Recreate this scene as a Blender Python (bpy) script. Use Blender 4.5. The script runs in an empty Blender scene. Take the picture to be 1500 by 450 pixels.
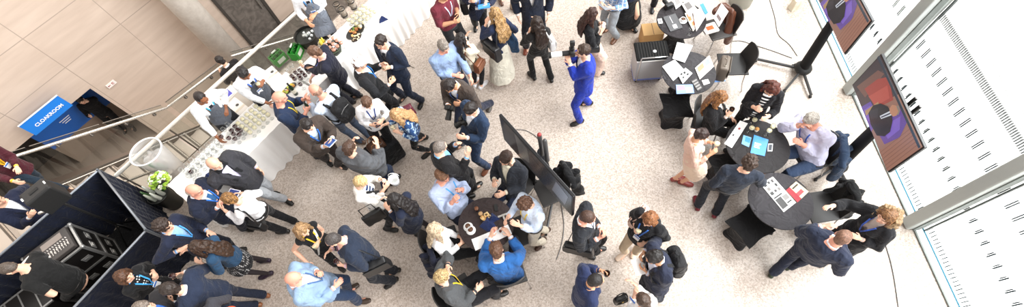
import bpy, bmesh, math, random
import numpy as np
from mathutils import Vector, Matrix, noise
from mathutils.bvhtree import BVHTree
random.seed(7)
SC = bpy.context.scene
COL = bpy.data.collections.new('place')      # joined to the scene at the end

# ------------------------------------------------------------------ camera
FPX = 700.0; PP = (750.0, 225.0); CAMH = 7.0
NADIR = (820.0, 588.0); VPY = (680.0, -1084.0)
def _nrm(v): return v / np.linalg.norm(v)
_dn = _nrm(np.array([NADIR[0]-PP[0], NADIR[1]-PP[1], FPX]))
_yy = np.array([VPY[0]-PP[0], VPY[1]-PP[1], FPX]); _yy = _nrm(_yy + _yy.dot(_dn)*(-_dn))
CR = np.array([np.cross(_yy, -_dn), _yy, -_dn])      # rows: world axes in camera coordinates
def ray(px, py): return CR @ np.array([px-PP[0], py-PP[1], FPX])
def at(px, py, z=0.0):
    r = ray(px, py); t = (z-CAMH)/r[2]
    return np.array([r[0]*t, r[1]*t, z])
UA = np.array([math.cos(math.radians(52.5)), math.sin(math.radians(52.5)), 0])
NA = np.array([-UA[1], UA[0], 0])
def un(u, n, z=0.0):
    p = UA*u + NA*n; return np.array([p[0], p[1], z])
def atn(px, py, n):
    r = ray(px, py); t = n/NA.dot(r); return np.array([r[0]*t, r[1]*t, CAMH + r[2]*t])
def atx(px, py, x):
    r = ray(px, py); t = x/r[0]; return np.array([r[0]*t, r[1]*t, CAMH + r[2]*t])
cam = bpy.data.cameras.new('camera'); camo = bpy.data.objects.new('camera', cam); COL.objects.link(camo)
cx = CR @ np.array([1., 0, 0]); cy = CR @ np.array([0, -1., 0]); cz = CR @ np.array([0, 0, -1.])
camo.matrix_world = Matrix(((cx[0], cy[0], cz[0], 0), (cx[1], cy[1], cz[1], 0), (cx[2], cy[2], cz[2], CAMH), (0, 0, 0, 1)))
cam.sensor_width = 36; cam.lens = 36*FPX/1500; cam.clip_end = 200; cam.clip_start = .05
SC.camera = camo

# ------------------------------------------------------------------ materials
MATS = {}
def lin(c):
    if isinstance(c, str):
        c = c.lstrip('#'); c = [int(c[i:i+2], 16)/255 for i in (0, 2, 4)]
    return tuple(((x/12.92) if x <= .04045 else ((x+.055)/1.055)**2.4) for x in c[:3]) + (1,)
def mat(name, col, rough=.6, metal=0, spec=.5, bump=0, bscale=60, alpha=1, trans=0, emis=0, coat=0):
    key = (name, str(col), rough, metal)
    if key in MATS: return MATS[key]
    m = bpy.data.materials.new(name); m.use_nodes = True
    nt = m.node_tree; b = nt.nodes['Principled BSDF']
    b.inputs['Base Color'].default_value = lin(col); b.inputs['Roughness'].default_value = rough
    b.inputs['Metallic'].default_value = metal; b.inputs['Specular IOR Level'].default_value = spec
    b.inputs['Alpha'].default_value = alpha; b.inputs['Transmission Weight'].default_value = trans
    b.inputs['Coat Weight'].default_value = coat
    if emis:
        b.inputs['Emission Color'].default_value = lin(col); b.inputs['Emission Strength'].default_value = emis
    # small natural variation of tone, and grain
    tc = nt.nodes.new('ShaderNodeTexCoord'); nz = nt.nodes.new('ShaderNodeTexNoise'); nz.inputs['Scale'].default_value = bscale
    nt.links.new(tc.outputs['Object'], nz.inputs['Vector'])
    if bump:
        bp = nt.nodes.new('ShaderNodeBump'); bp.inputs['Strength'].default_value = bump; bp.inputs['Distance'].default_value = .01
        nt.links.new(nz.outputs['Fac'], bp.inputs['Height']); nt.links.new(bp.outputs['Normal'], b.inputs['Normal'])
    else:
        mr = nt.nodes.new('ShaderNodeMapRange'); mr.inputs['To Min'].default_value = max(0, rough-.05); mr.inputs['To Max'].default_value = min(1, rough+.05)
        nt.links.new(nz.outputs['Fac'], mr.inputs['Value']); nt.links.new(mr.outputs[0], b.inputs['Roughness'])
    MATS[key] = m; return m

def cloth(col, pattern=None, col2='#ffffff', rough=.85, scale=1.0):
    """woven cloth: fine weave bump, soft large folds, optional printed or knitted pattern"""
    key = ('cloth', col, pattern, col2, scale, rough)
    if key in MATS: return MATS[key]
    m = bpy.data.materials.new('cloth_' + (pattern or 'plain')); m.use_nodes = True
    nt = m.node_tree; N = nt.nodes; L = nt.links; b = N['Principled BSDF']
    b.inputs['Roughness'].default_value = rough; b.inputs['Specular IOR Level'].default_value = .25
    b.inputs['Sheen Weight'].default_value = .08
    tc = N.new('ShaderNodeTexCoord')
    def noise_(sc, det=2, src=None):
        n = N.new('ShaderNodeTexNoise'); n.inputs['Scale'].default_value = sc; n.inputs['Detail'].default_value = det
        L.new(src or tc.outputs['Object'], n.inputs['Vector']); return n
    base = N.new('ShaderNodeMix'); base.data_type = 'RGBA'
    c = lin(col); base.inputs[6].default_value = tuple(x*.86 for x in c[:3]) + (1,); base.inputs[7].default_value = tuple(min(1, x*1.12) for x in c[:3]) + (1,)
    L.new(noise_(9, 3).outputs['Fac'], base.inputs[0])
    out = base.outputs[2]
    fac = None
    if pattern == 'polka':
        v = N.new('ShaderNodeTexVoronoi'); v.inputs['Scale'].default_value = 32*scale; v.inputs['Randomness'].default_value = .25
        L.new(tc.outputs['Object'], v.inputs['Vector'])
        g = N.new('ShaderNodeMath'); g.operation = 'LESS_THAN'; g.inputs[1].default_value = .3; L.new(v.outputs['Distance'], g.inputs[0]); fac = g.outputs[0]
    elif pattern in ('stripes', 'hstripes', 'puffer', 'pin'):
        s = N.new('ShaderNodeSeparateXYZ'); L.new(tc.outputs['Object'], s.inputs[0])
        ax = 'X' if pattern in ('stripes', 'pin') else 'Z'
        a = N.new('ShaderNodeMath'); a.operation = 'MULTIPLY'; a.inputs[1].default_value = (100 if pattern == 'stripes' else 55 if pattern == 'puffer' else 150 if pattern == 'pin' else 110)*scale; L.new(s.outputs[ax], a.inputs[0])
        si = N.new('ShaderNodeMath'); si.operation = 'SINE'; L.new(a.outputs[0], si.inputs[0])
        if pattern != 'puffer':
            g = N.new('ShaderNodeMath'); g.operation = 'GREATER_THAN'; g.inputs[1].default_value = .3; L.new(si.outputs[0], g.inputs[0]); fac = g.outputs[0]
    elif pattern == 'plaid':
        s = N.new('ShaderNodeSeparateXYZ'); L.new(tc.outputs['Object'], s.inputs[0]); outs = []
        for ax in ('X', 'Z'):
            a = N.new('ShaderNodeMath'); a.operation = 'MULTIPLY'; a.inputs[1].default_value = 90; L.new(s.outputs[ax], a.inputs[0])
            si = N.new('ShaderNodeMath'); si.operation = 'SINE'; L.new(a.outputs[0], si.inputs[0])
            g = N.new('ShaderNodeMath'); g.operation = 'GREATER_THAN'; g.inputs[1].default_value = .7; L.new(si.outputs[0], g.inputs[0]); outs.append(g.outputs[0])
        mx = N.new('ShaderNodeMath'); mx.operation = 'MAXIMUM'; L.new(outs[0], mx.inputs[0]); L.new(outs[1], mx.inputs[1]); fac = mx.outputs[0]
    elif pattern == 'floral':
        v = noise_(22, 1); g = N.new('ShaderNodeMath'); g.operation = 'GREATER_THAN'; g.inputs[1].default_value = .56; L.new(v.outputs['Fac'], g.inputs[0]); fac = g.outputs[0]
    if fac is not None:
        mx = N.new('ShaderNodeMix'); mx.data_type = 'RGBA'; mx.inputs[7].default_value = lin(col2)
        L.new(fac, mx.inputs[0]); L.new(out, mx.inputs[6]); out = mx.outputs[2]
    L.new(out, b.inputs['Base Color'])
    fold = noise_(7, 2); fold.inputs['Distortion'].default_value = 1.2
    wv = noise_(260, 1)
    b1 = N.new('ShaderNodeBump'); b1.inputs['Strength'].default_value = .85; b1.inputs['Distance'].default_value = .05; L.new(fold.outputs['Fac'], b1.inputs['Height'])
    b2 = N.new('ShaderNodeBump'); b2.inputs['Strength'].default_value = .25; b2.inputs['Distance'].default_value = .003; L.new(wv.outputs['Fac'], b2.inputs['Height']); L.new(b1.outputs[0], b2.inputs['Normal'])
    last = b2
    if pattern == 'puffer':
        b3 = N.new('ShaderNodeBump'); b3.inputs['Strength'].default_value = .9; b3.inputs['Distance'].default_value = .02; L.new(si.outputs[0], b3.inputs['Height']); L.new(b2.outputs[0], b3.inputs['Normal']); last = b3
    L.new(last.outputs[0], b.inputs['Normal'])
    MATS[key] = m; return m

def skin_mat():
    if 'skin' in MATS: return MATS['skin']
    m = bpy.data.materials.new('skin'); m.use_nodes = True; nt = m.node_tree; b = nt.nodes['Principled BSDF']
    a = nt.nodes.new('ShaderNodeVertexColor'); a.layer_name = 'tone'
    nt.links.new(a.outputs[0], b.inputs['Base Color']); b.inputs['Roughness'].default_value = .5; b.inputs['Specular IOR Level'].default_value = .35
    b.inputs['Subsurface Weight'].default_value = 0
    tc = nt.nodes.new('ShaderNodeTexCoord'); nz = nt.nodes.new('ShaderNodeTexNoise'); nz.inputs['Scale'].default_value = 180
    bp = nt.nodes.new('ShaderNodeBump'); bp.inputs['Strength'].default_value = .12; bp.inputs['Distance'].default_value = .004
    nt.links.new(tc.outputs['Object'], nz.inputs['Vector']); nt.links.new(nz.outputs['Fac'], bp.inputs['Height']); nt.links.new(bp.outputs[0], b.inputs['Normal'])
    MATS['skin'] = m; return m

def hair_mat(col, col2=None):
    key = ('hair', col, col2)
    if key in MATS: return MATS[key]
    m = bpy.data.materials.new('hair'); m.use_nodes = True; nt = m.node_tree; N = nt.nodes; L = nt.links; b = N['Principled BSDF']
    tc = N.new('ShaderNodeTexCoord'); mp = N.new('ShaderNodeMapping'); mp.inputs['Scale'].default_value = (1, 1, .18)
    L.new(tc.outputs['Object'], mp.inputs[0])
    n = N.new('ShaderNodeTexNoise'); n.inputs['Scale'].default_value = 110; n.inputs['Detail'].default_value = 3; L.new(mp.outputs[0], n.inputs['Vector'])
    r = N.new('ShaderNodeValToRGB'); c = lin(col); d = lin(col2) if col2 else tuple(min(1, x*1.9+.012) for x in c[:3])+(1,)
    r.color_ramp.elements[0].position = .35; r.color_ramp.elements[1].position = .68
    r.color_ramp.elements[0].color = tuple(x*.7 for x in c[:3])+(1,); r.color_ramp.elements[1].color = d
    L.new(n.outputs['Fac'], r.inputs[0]); L.new(r.outputs[0], b.inputs['Base Color'])
    b.inputs['Roughness'].default_value = .42; b.inputs['Specular IOR Level'].default_value = .4
    bp = N.new('ShaderNodeBump'); bp.inputs['Strength'].default_value = .7; bp.inputs['Distance'].default_value = .01
    L.new(n.outputs['Fac'], bp.inputs['Height']); L.new(bp.outputs[0], b.inputs['Normal'])
    MATS[key] = m; return m

# ------------------------------------------------------------------ objects
def setp(o, label=None, cat=None, group=None, kind=None):
    if label: o['label'] = label
    if cat: o['category'] = cat
    if group: o['group'] = group
    if kind: o['kind'] = kind
    return o
def empty(name, loc, label=None, cat=None, group=None, rz=0):
    o = bpy.data.objects.new(name, None); COL.objects.link(o); o.location = Vector(loc); o.rotation_euler = (0, 0, rz)
    o.empty_display_size = .1
    return setp(o, label, cat, group)
def link(name, me, m=None, parent=None, smooth=True, loc=None, **k):
    o = bpy.data.objects.new(name, me); COL.objects.link(o)
    if m is not None and not me.materials:
        for x in (m if isinstance(m, (list, tuple)) else [m]): me.materials.append(x)
    if smooth and len(me.polygons): me.polygons.foreach_set('use_smooth', [True]*len(me.polygons))
    if parent is not None: o.parent = parent
    if loc is not None: o.location = Vector(loc)
    return setp(o, **k)

class G:
    """a bag of closed shapes -> one mesh"""
    def __init__(s): s.v = []; s.f = []
    def add(s, vs, fs):
        b = len(s.v); s.v.extend([tuple(map(float, p)) for p in vs]); s.f.extend([tuple(i+b for i in f) for f in fs]); return s
    def tube(s, pts, rad, side=None, n=10, capk=1.0, closed=True):
        pts = [np.array(p, float) for p in pts]; m = len(pts)
        rad = [(r, r) if not isinstance(r, (tuple, list)) else r for r in (rad if isinstance(rad, (list, tuple)) and len(rad) == m else [rad]*m)]
        rings = []
        T0 = None
        prevS = None
        for i in range(m):
            T = pts[min(i+1, m-1)] - pts[max(i-1, 0)]; T = T/(np.linalg.norm(T)+1e-9)
            if side is not None: S = np.array(side, float)
            elif prevS is not None: S = prevS
            else: S = np.array([1., 0, 0]) if abs(T[0]) < .8 else np.array([0, 1., 0])
            S = S - T*S.dot(T); S = S/(np.linalg.norm(S)+1e-9); prevS = S
            Fv = np.cross(T, S); rings.append((pts[i], T, S, Fv, rad[i]))
        seq = []
        if closed and capk > 0:
            p, T, S, Fv, r = rings[0]; c = min(r)*capk
            seq.append((p-T*c*.75, T, S, Fv, (r[0]*.66, r[1]*.66)))
        seq += rings
        if closed and capk > 0:
            p, T, S, Fv, r = rings[-1]; c = min(r)*capk
            seq.append((p+T*c*.75, T, S, Fv, (r[0]*.66, r[1]*.66)))
        vs = []; fs = []
        for (p, T, S, Fv, r) in seq:
            for k in range(n):
                a = 2*math.pi*k/n; vs.append(p + S*r[0]*math.cos(a) + Fv*r[1]*math.sin(a))
        q = len(seq)
        for i in range(q-1):
            for k in range(n):
                fs.append((i*n+k, i*n+(k+1) % n, (i+1)*n+(k+1) % n, (i+1)*n+k))
        if closed:
            p, T, S, Fv, r = rings[0]; vs.append(p-T*min(r)*capk); c0 = len(vs)-1
            p, T, S, Fv, r = rings[-1]; vs.append(p+T*min(r)*capk); c1 = len(vs)-1
            for k in range(n):
                fs.append((c0, (k+1) % n, k)); fs.append((c1, (q-1)*n+k, (q-1)*n+(k+1) % n))
        return s.add(vs, fs)
    def ball(s, c, r, axes=None, n=14, m=9):
        c = np.array(c, float)
        if not isinstance(r, (tuple, list)): r = (r, r, r)
        A = axes if axes is not None else (np.array([1., 0, 0]), np.array([0, 1., 0]), np.array([0, 0, 1.]))
        vs = [c - A[2]*r[2]]; fs = []
        for j in range(1, m):
            t = math.pi*j/m - math.pi/2
            for k in range(n):
                a = 2*math.pi*k/n
                vs.append(c + A[0]*r[0]*math.cos(t)*math.cos(a) + A[1]*r[1]*math.cos(t)*math.sin(a) + A[2]*r[2]*math.sin(t))
        vs.append(c + A[2]*r[2]); last = len(vs)-1
        for k in range(n):
            fs.append((0, 1+(k+1) % n, 1+k))
            fs.append((last, 1+(m-2)*n+k, 1+(m-2)*n+(k+1) % n))
        for j in range(m-2):
            for k in range(n):
                a = 1+j*n; fs.append((a+k, a+(k+1) % n, a+n+(k+1) % n, a+n+k))
        return s.add(vs, fs)
    def box(s, c, d, rz=0, ax=None, bev=0, taper=1.0):
        """c centre, d full sizes; ax optional 3 axes"""
        c = np.array(c, float)
        if ax is None:
            ca, sa = math.cos(rz), math.sin(rz); ax = (np.array([ca, sa, 0]), np.array([-sa, ca, 0]), np.array([0, 0, 1.]))
        hx, hy, hz = d[0]/2, d[1]/2, d[2]/2
        if bev <= 0:
            vs = []
            for z in (-1, 1):
                k = taper if z > 0 else 1
                for x, y in ((-1, -1), (1, -1), (1, 1), (-1, 1)): vs.append(c+ax[0]*hx*x*k+ax[1]*hy*y*k+ax[2]*hz*z)
            return s.add(vs, [(3, 2, 1, 0), (4, 5, 6, 7), (0, 1, 5, 4), (1, 2, 6, 5), (2, 3, 7, 6), (3, 0, 4, 7)])
        b = min(bev, hx*.95, hy*.95, hz*.95); vs = []; fs = []; n = 12
        lay = [(-hz, b), (-hz+b*.3, b*.3), (-hz+b, 0), (hz-b, 0), (hz-b*.3, b*.3), (hz, b)]
        for (z, ins) in lay:
            k = 1 + (taper-1)*(z+hz)/(2*hz)
            for (sx, sy, a0) in ((1, 1, 0), (-1, 1, 90), (-1, -1, 180), (1, -1, 270)):
                for q in range(3):
                    a = math.radians(a0+q*45)
                    x = (sx*(hx-b) + (b-ins)*math.cos(a))*k; y = (sy*(hy-b) + (b-ins)*math.sin(a))*k
                    vs.append(c+ax[0]*x+ax[1]*y+ax[2]*z)
        for i in range(5):
            for k in range(n): fs.append((i*n+k, i*n+(k+1) % n, (i+1)*n+(k+1) % n, (i+1)*n+k))
        fs.append(tuple(range(n-1, -1, -1))); fs.append(tuple(range(5*n, 6*n)))
        return s.add(vs, fs)
    def lathe(s, prof, c=(0, 0, 0), n=24, close=True):
        c = np.array(c, float); vs = []; fs = []
        for (r, z) in prof:
            for k in range(n):
                a = 2*math.pi*k/n; vs.append(c+np.array([r*math.cos(a), r*math.sin(a), z]))
        q = len(prof)
        for i in range(q-1):
            for k in range(n): fs.append((i*n+k, i*n+(k+1) % n, (i+1)*n+(k+1) % n, (i+1)*n+k))
        if close:
            fs.append(tuple(range(n-1, -1, -1))); fs.append(tuple(range((q-1)*n, q*n)))
        return s.add(vs, fs)
    def prism(s, poly, z0, z1):
        n = len(poly); vs = [(p[0], p[1], z0) for p in poly]+[(p[0], p[1], z1) for p in poly]
        return s.add(vs, [tuple(range(n-1, -1, -1)), tuple(range(n, 2*n))]+[(i, (i+1) % n, n+(i+1) % n, n+i) for i in range(n)])
    def quad(s, a, b, c, d): return s.add([a, b, c, d], [(0, 1, 2, 3)])
    def mesh(s, name='m', off=None):
        me = bpy.data.meshes.new(name); v = np.array(s.v)
        if off is not None: v = v - np.array(off)
        me.from_pydata(v.tolist(), [], s.f); me.update(); return me
    def build(s, name, m, parent=None, off=None, smooth=False, **k):
        me = s.mesh(name, off); o = link(name, me, m, parent, smooth, **k)
        if smooth == 'auto':
            for p in me.polygons: p.use_smooth = True
            for e, fl in _sharp(me): pass
        return o
def _sharp(me):
    try: me.set_sharp_from_angle(angle=math.radians(40))
    except Exception: pass
    return []

def remesh(g, voxel, off, smooth=4, fac=.5, dec=None, disp=None):
    me = g.mesh('tmp', off)
    o = bpy.data.objects.new('tmp', me); SC.collection.objects.link(o)
    r = o.modifiers.new('r', 'REMESH'); r.mode = 'VOXEL'; r.voxel_size = voxel
    if smooth:
        sm = o.modifiers.new('s', 'SMOOTH'); sm.iterations = smooth; sm.factor = fac
    if dec:
        d = o.modifiers.new('d', 'DECIMATE'); d.ratio = dec
    dg = bpy.context.evaluated_depsgraph_get()
    ev = o.evaluated_get(dg); out = bpy.data.meshes.new_from_object(ev)
    bpy.data.objects.remove(o); bpy.data.meshes.remove(me)
    if disp:
        n = len(out.vertices); co = np.empty(n*3); out.vertices.foreach_get('co', co); co = co.reshape(-1, 3)
        no = np.empty(n*3); out.vertices.foreach_get('normal', no); no = no.reshape(-1, 3)
        amp, sc, st = disp
        h = np.array([noise.noise(Vector((p[0]*sc+st, p[1]*sc, p[2]*sc*.6))) for p in co])
        co += no*(h*amp)[:, None]; out.vertices.foreach_set('co', co.ravel()); out.update()
    return out
# ------------------------------------------------------------------ people
SKIN = dict(light='#e6b79c', pale='#efc8b2', tan='#cf9a78', brown='#8d5a3e', olive='#d8a587', red='#dfa089')
def ik(a, c, l1, l2, pole):
    d = c-a; D = np.linalg.norm(d); mx = (l1+l2)*.985
    if D > mx: c = a + d/D*mx; d = c-a; D = mx
    if D < abs(l1-l2)+.03: D = abs(l1-l2)+.03
    e = d/np.linalg.norm(d); x = (l1*l1-l2*l2+D*D)/(2*D); h = math.sqrt(max(0, l1*l1-x*x))
    p = pole - e*pole.dot(e); p = p/(np.linalg.norm(p)+1e-9)
    return a+e*x+p*h, c
PEOPLE = []
def person(label, head=None, face=0, feet=None, hands=(None, None), h=1.73, sex='m', z0=0.0, sit=False, pelvis=None, lean=.05,
           headyaw=None, pitch=14, roll=0, top=('jacket', '#1b1d26'), shirt=None, bot=('trousers', '#17181d'), shoe='#15120f', hair=('short', '#2a1c14'),
           skin='light', tie=None, lanyard=None, badge=True, apron=None, glasses=False, cap=None, beard=None, scarf=None, sleeve='long',
           build=1.0, hood=None, stocking=None, group=None, hold=(None, None), strap=None, legfwd=0.0):
    s = h/1.75; f = sex == 'f'; wk = (.88 if f else 1.0)*build
    up = np.array([0, 0, 1.])
    F = np.array([math.cos(math.radians(face)), math.sin(math.radians(face)), 0]); S = np.array([-F[1], F[0], 0])
    P2 = None
    ft = [at(p[0], p[1], z0+.05) for p in feet] if feet else None
    if head is None:
        b = (ft[0]+ft[1])/2; C = b.copy(); C[2] = z0+1.6*s; C += F*.04; P = b.copy(); P[2] = z0+.93*s
    else:
        zp = z0+(.50 if sit else .93*s); spine = .67*s
        C = at(head[0], head[1], zp+spine)
        for _ in range(8):
            if pelvis is not None: P = at(pelvis[0], pelvis[1], zp)
            elif ft is not None:
                b = (ft[0]+ft[1])/2; P = b*.5 + C*.5; P = P - F*lean*.5
            else: P = C - F*lean
            P[2] = zp
            d = math.hypot(*(C-P)[:2]); d2 = min(d, spine*.8)
            C = at(head[0], head[1], zp + math.sqrt(spine*spine-d2*d2))
        if d > d2: P[:2] = C[:2]+(P-C)[:2]*(d2/d)
    # feet
    hw = .09*wk*s
    if ft is None:
        if sit: ft = [P+F*(.5+legfwd)+S*.11, P+F*(.44+legfwd)-S*.11]
        else: ft = [P+S*.11+F*.05, P-S*.12-F*.04]
        ft = [np.array([q[0], q[1], z0+.05]) for q in ft]
    # left foot is the one on the +S side
    if (ft[0]-ft[1]).dot(S) < 0: ft = [ft[1], ft[0]]
    th, sh = .44*s, .43*s
    hipL = [P+S*hw-up*.03, P-S*hw-up*.03]
    ank = [np.array([q[0], q[1], z0+.085*s])-F*.04 for q in ft]
    if not sit:
        low = 0
        for i in (0, 1):
            hd = math.hypot(*(ank[i]-hipL[i])[:2]); L = (th+sh)*.985
            hz = math.sqrt(max(.3, L*L-min(hd, L*.8)**2)) + ank[i][2]
            low = max(low, hipL[i][2]-hz)
        if low > 0: P = P-up*low*1.0; hipL = [q-up*low for q in hipL]
        if low > 0.0: C = C-up*low*.5 if low < .2 else C
    root = np.array([P[0], P[1], z0]); 
    if not sit: root = np.array([(ft[0][0]+ft[1][0])/2, (ft[0][1]+ft[1][1])/2, z0])
    knees = []
    for i in (0, 1):
        pole = (F*1.0+S*(.12 if i == 0 else -.12)+(up*.9 if sit else 0))
        k, a = ik(hipL[i], ank[i], th, sh, pole); knees.append(k); ank[i] = a
    # head + torso frames
    hy = face if headyaw is None else headyaw
    Fh0 = np.array([math.cos(math.radians(hy)), math.sin(math.radians(hy)), 0])
    pr = math.radians(pitch); Fh = Fh0*math.cos(pr)-up*math.sin(pr); Uh = Fh0*math.sin(pr)+up*math.cos(pr); Sh = np.cross(Uh, Fh)
    if roll:
        rr = math.radians(roll); Sh, Uh = Sh*math.cos(rr)+Uh*math.sin(rr), Uh*math.cos(rr)-Sh*math.sin(rr)
    Nk = C - Uh*.115*s*.6 - Fh*.03 - (C-P)/np.linalg.norm(C-P)*.065*s
    T = Nk-P; TL = np.linalg.norm(T); U = T/TL
    Ff = F-U*F.dot(U); Ff = Ff/np.linalg.norm(Ff); Sf = np.cross(U, Ff)
    k = TL/(.53*s)
    def tp(a, b, z):   # torso point: side a, front b, height z above pelvis (metres at s=1)
        bow = .018*math.sin(max(0, min(1, z/.53))*math.pi)
        return P + Sf*a*s*wk + Ff*(b-bow)*s + U*z*s*k
    if f: prof = [(-.13, .14, .105), (-.03, .168, .12), (.07, .142, .105), (.17, .118, .09), (.27, .135, .105), (.36, .15, .118), (.43, .152, .098), (.48, .12, .075), (.52, .06, .058)]
    else: prof = [(-.13, .14, .11), (-.02, .163, .12), (.10, .152, .112), (.20, .152, .112), (.30, .168, .12), (.39, .182, .122), (.445, .182, .105), (.49, .135, .085), (.525, .068, .066)]
    if build > 1.1: prof = [(z, a, b+(.05 if .0 < z < .3 else .02)) for z, a, b in prof]
    shx = .155 if f else .178
    shd = [tp(shx, -.005, .435), tp(-shx, -.005, .435)]
    la, lf = .29*s, .255*s
    # hands
    def preset(p, sg):
        P_ = {None: (.27, .06, .0), 'hang': (.26, .06, -.02), 'cup': (.13, .30, .30), 'low': (.10, .24, .10), 'belly': (.05, .25, .18),
              'pocket': (.21, .10, -.01), 'face': (.04, .24, .56), 'chest': (.08, .26, .36), 'fold': (-.1, .2, .24), 'fwd': (.12, .42, .24), 'back': (.1, -.17, .1), 'knee': (.12, .38, .10), 'side': (.32, .18, .2), 'armrest': (.28, .25, .2)}[p]
        return tp(sg*P_[0]/wk if p in (None, 'hang', 'pocket') else sg*P_[0], P_[1], P_[2])
    wr, el, hd_ = [], [], []
    for i, sg in ((0, 1), (1, -1)):
        q = hands[i]
        if isinstance(q, tuple): tgt = at(q[0], q[1], z0+q[2]); 
        else: tgt = preset(q, sg)
        if isinstance(q, tuple):       # the hand itself is what the photo shows, the wrist sits behind it
            d = tgt-shd[i]; d = d/np.linalg.norm(d); tgt = tgt-d*.07
        pole = -up*.9 - F*.55 + S*sg*.55
        if isinstance(q, str) and q in ('face', 'chest', 'cup', 'fold'): pole = -up*1.0 - F*.2 + S*sg*.35
        e, w = ik(shd[i], tgt, la, lf, pole); el.append(e); wr.append(w)
        D = w-e; D = D/np.linalg.norm(D)
        hang = q in (None, 'hang', 'pocket')
        pn = -S*sg if hang else (-up*.75 - S*sg*.65)
        if q in ('cup', 'chest', 'face') or (isinstance(q, tuple) and hold[i]): pn = -S*sg*1.0 - up*.15
        pn = pn-D*pn.dot(D); pn = pn/np.linalg.norm(pn); hd_.append((D, pn))
    # ---------- body: one continuous surface
    g = G()
    n_ = 12
    g.tube([tp(0, 0, z) for z, a, b in prof], [((a-.012)*s*wk, (b-.014)*s) for z, a, b in prof], side=Sf, n=n_, capk=.4)
    bust = .0
    if f:
        for sg in (1, -1): g.ball(tp(sg*.065, .085, .335), (.058*s, .05*s, .058*s))
    for i, sg in ((0, 1), (1, -1)):
        g.ball(shd[i], .058*s*wk)
        g.tube([tp(sg*.07, 0, .47), shd[i]], [.05*s*wk, .052*s*wk])
        g.tube([shd[i], shd[i]*.5+el[i]*.5, el[i], el[i]*.65+wr[i]*.35, wr[i]], [r*s*wk for r in (.05, .046, .038, .040, .026)], n=10)
        if bot[0] not in ('none',):
            lk = .9 if f else 1
            g.tube([hipL[i], hipL[i]*.5+knees[i]*.5, knees[i], knees[i]*.62+ank[i]*.38, ank[i]], [r*s*lk for r in (.078, .068, .05, .05, .034)], n=10)
            g.tube([ank[i]-up*.02-F*.02, ank[i]-up*.045+F*.1], [(.032, .028), (.034, .02)], side=S, n=8)
        # hand
        D, pn = hd_[i]; Lt = np.cross(D, pn)*(1 if i == 0 else -1)     # thumb side
        if Lt.dot(F*.3+up) < 0: Lt = -Lt
        hs = s*(.92 if f else 1.0); W = wr[i]
        g.tube([W-D*.01, W+D*.03*hs, W+D*.085*hs], [(.024*hs, .019*hs), (.036*hs, .016*hs), (.039*hs, .0135*hs)], side=Lt, n=10, capk=.6)
        curl = math.radians(58 if hold[i] else 28 if hands[i] in (None, 'hang', 'pocket') else 38)
        for q, (o, ln) in enumerate(((.031, .066), (.011, .077), (-.010, .071), (-.030, .056))):
            b0 = W+D*(.078-.004*abs(o)/.03)*hs+Lt*o*hs
            fan = Lt*(o*1.6)
            d1 = D*math.cos(curl*.55)+pn*math.sin(curl*.55)+fan; d1 = d1/np.linalg.norm(d1)
            d2 = D*math.cos(curl*1.4)+pn*math.sin(curl*1.4)+fan*.6; d2 = d2/np.linalg.norm(d2)
            m1 = b0+d1*ln*.52*hs
            g.tube([b0, m1, m1+d2*ln*.5*hs], [.0092*hs, .0088*hs, .0074*hs], n=7)
        t0 = W+D*.025*hs+Lt*.028*hs; t1 = t0+(Lt*.75+D*.6+pn*.3)*.036*hs; t2 = t1+(D*.85+pn*(.7 if hold[i] else .3))*.030*hs
        g.tube([t0, t1, t2], [.0125*hs, .0105*hs, .0085*hs], n=7)
    hk = s*(.95 if f else 1.0)*.98
    hax = (Sh, Fh, Uh)
    def hp(a, b, z): return C + (Sh*a+Fh*b+Uh*z)*hk
    g.tube([Nk-U*.03, Nk+U*.02, hp(0, -.012, -.06)], [(.058*s*wk, .055*s), (.053*s*wk, .053*s), (.050*hk, .052*hk)], side=Sf, n=12)
    g.ball(hp(0, -.012, .022), (.074*hk, .094*hk, .093*hk), hax, n=18, m=12)
    g.tube([hp(0, .022, .01), hp(0, .032, -.045), hp(0, .047, -.088)], [(.064*hk, .06*hk), (.056*hk, .05*hk), (.032*hk, .03*hk)], side=Sh, n=14)
    g.tube([hp(0, .078, .022), hp(0, .098, -.018)], [.0095*hk, .0135*hk], n=8)
    for sg in (1, -1):
        g.ball(hp(sg*.076, -.008, -.002), (.010*hk, .018*hk, .031*hk), hax, n=8, m=6)
        g.ball(hp(sg*.013, .089, -.021), .009*hk, hax, n=8, m=6)
        g.ball(hp(sg*.036, .055, -.022), (.026*hk, .025*hk, .022*hk), hax, n=8, m=6)
    g.ball(hp(0, .068, .036), (.052*hk, .020*hk, .013*hk), hax)
    g.ball(hp(0, .083, -.052), (.025*hk, .012*hk, .006*hk), hax); g.ball(hp(0, .081, -.063), (.021*hk, .012*hk, .007*hk), hax)
    g.ball(hp(0, .07, -.092), (.022*hk, .018*hk, .017*hk), hax)
    me = remesh(g, .0062, root, smooth=2, fac=.45, dec=.32)
    # skin colours: lips, brows, eyes, stubble are colours of the skin itself
    n = len(me.vertices); co = np.empty(n*3); me.vertices.foreach_get('co', co); co = co.reshape(-1, 3)
    q = (co+root-C)/hk; lx = q@Sh; ly = q@Fh; lz = q@Uh
    base = np.array(lin(SKIN.get(skin, skin))); cols = np.tile(base, (n, 1))
    front = (ly > .03) & (abs(lx) < .09) & (abs(lz) < .14)
    cols[front & (abs(lz+.057) < .012) & (abs(lx) < .026) & (ly > .07)] = base*np.array([.78, .42, .42, 1])
    cols[front & (abs(abs(lx)-.031) < .013) & (abs(lz-.012) < .0065)] = (.05, .035, .03, 1)
    hc = np.array(lin(hair[1]))
    cols[front & (abs(abs(lx)-.032) < .019) & (abs(lz-.036) < .006)] = hc*.6+base*.15
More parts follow.
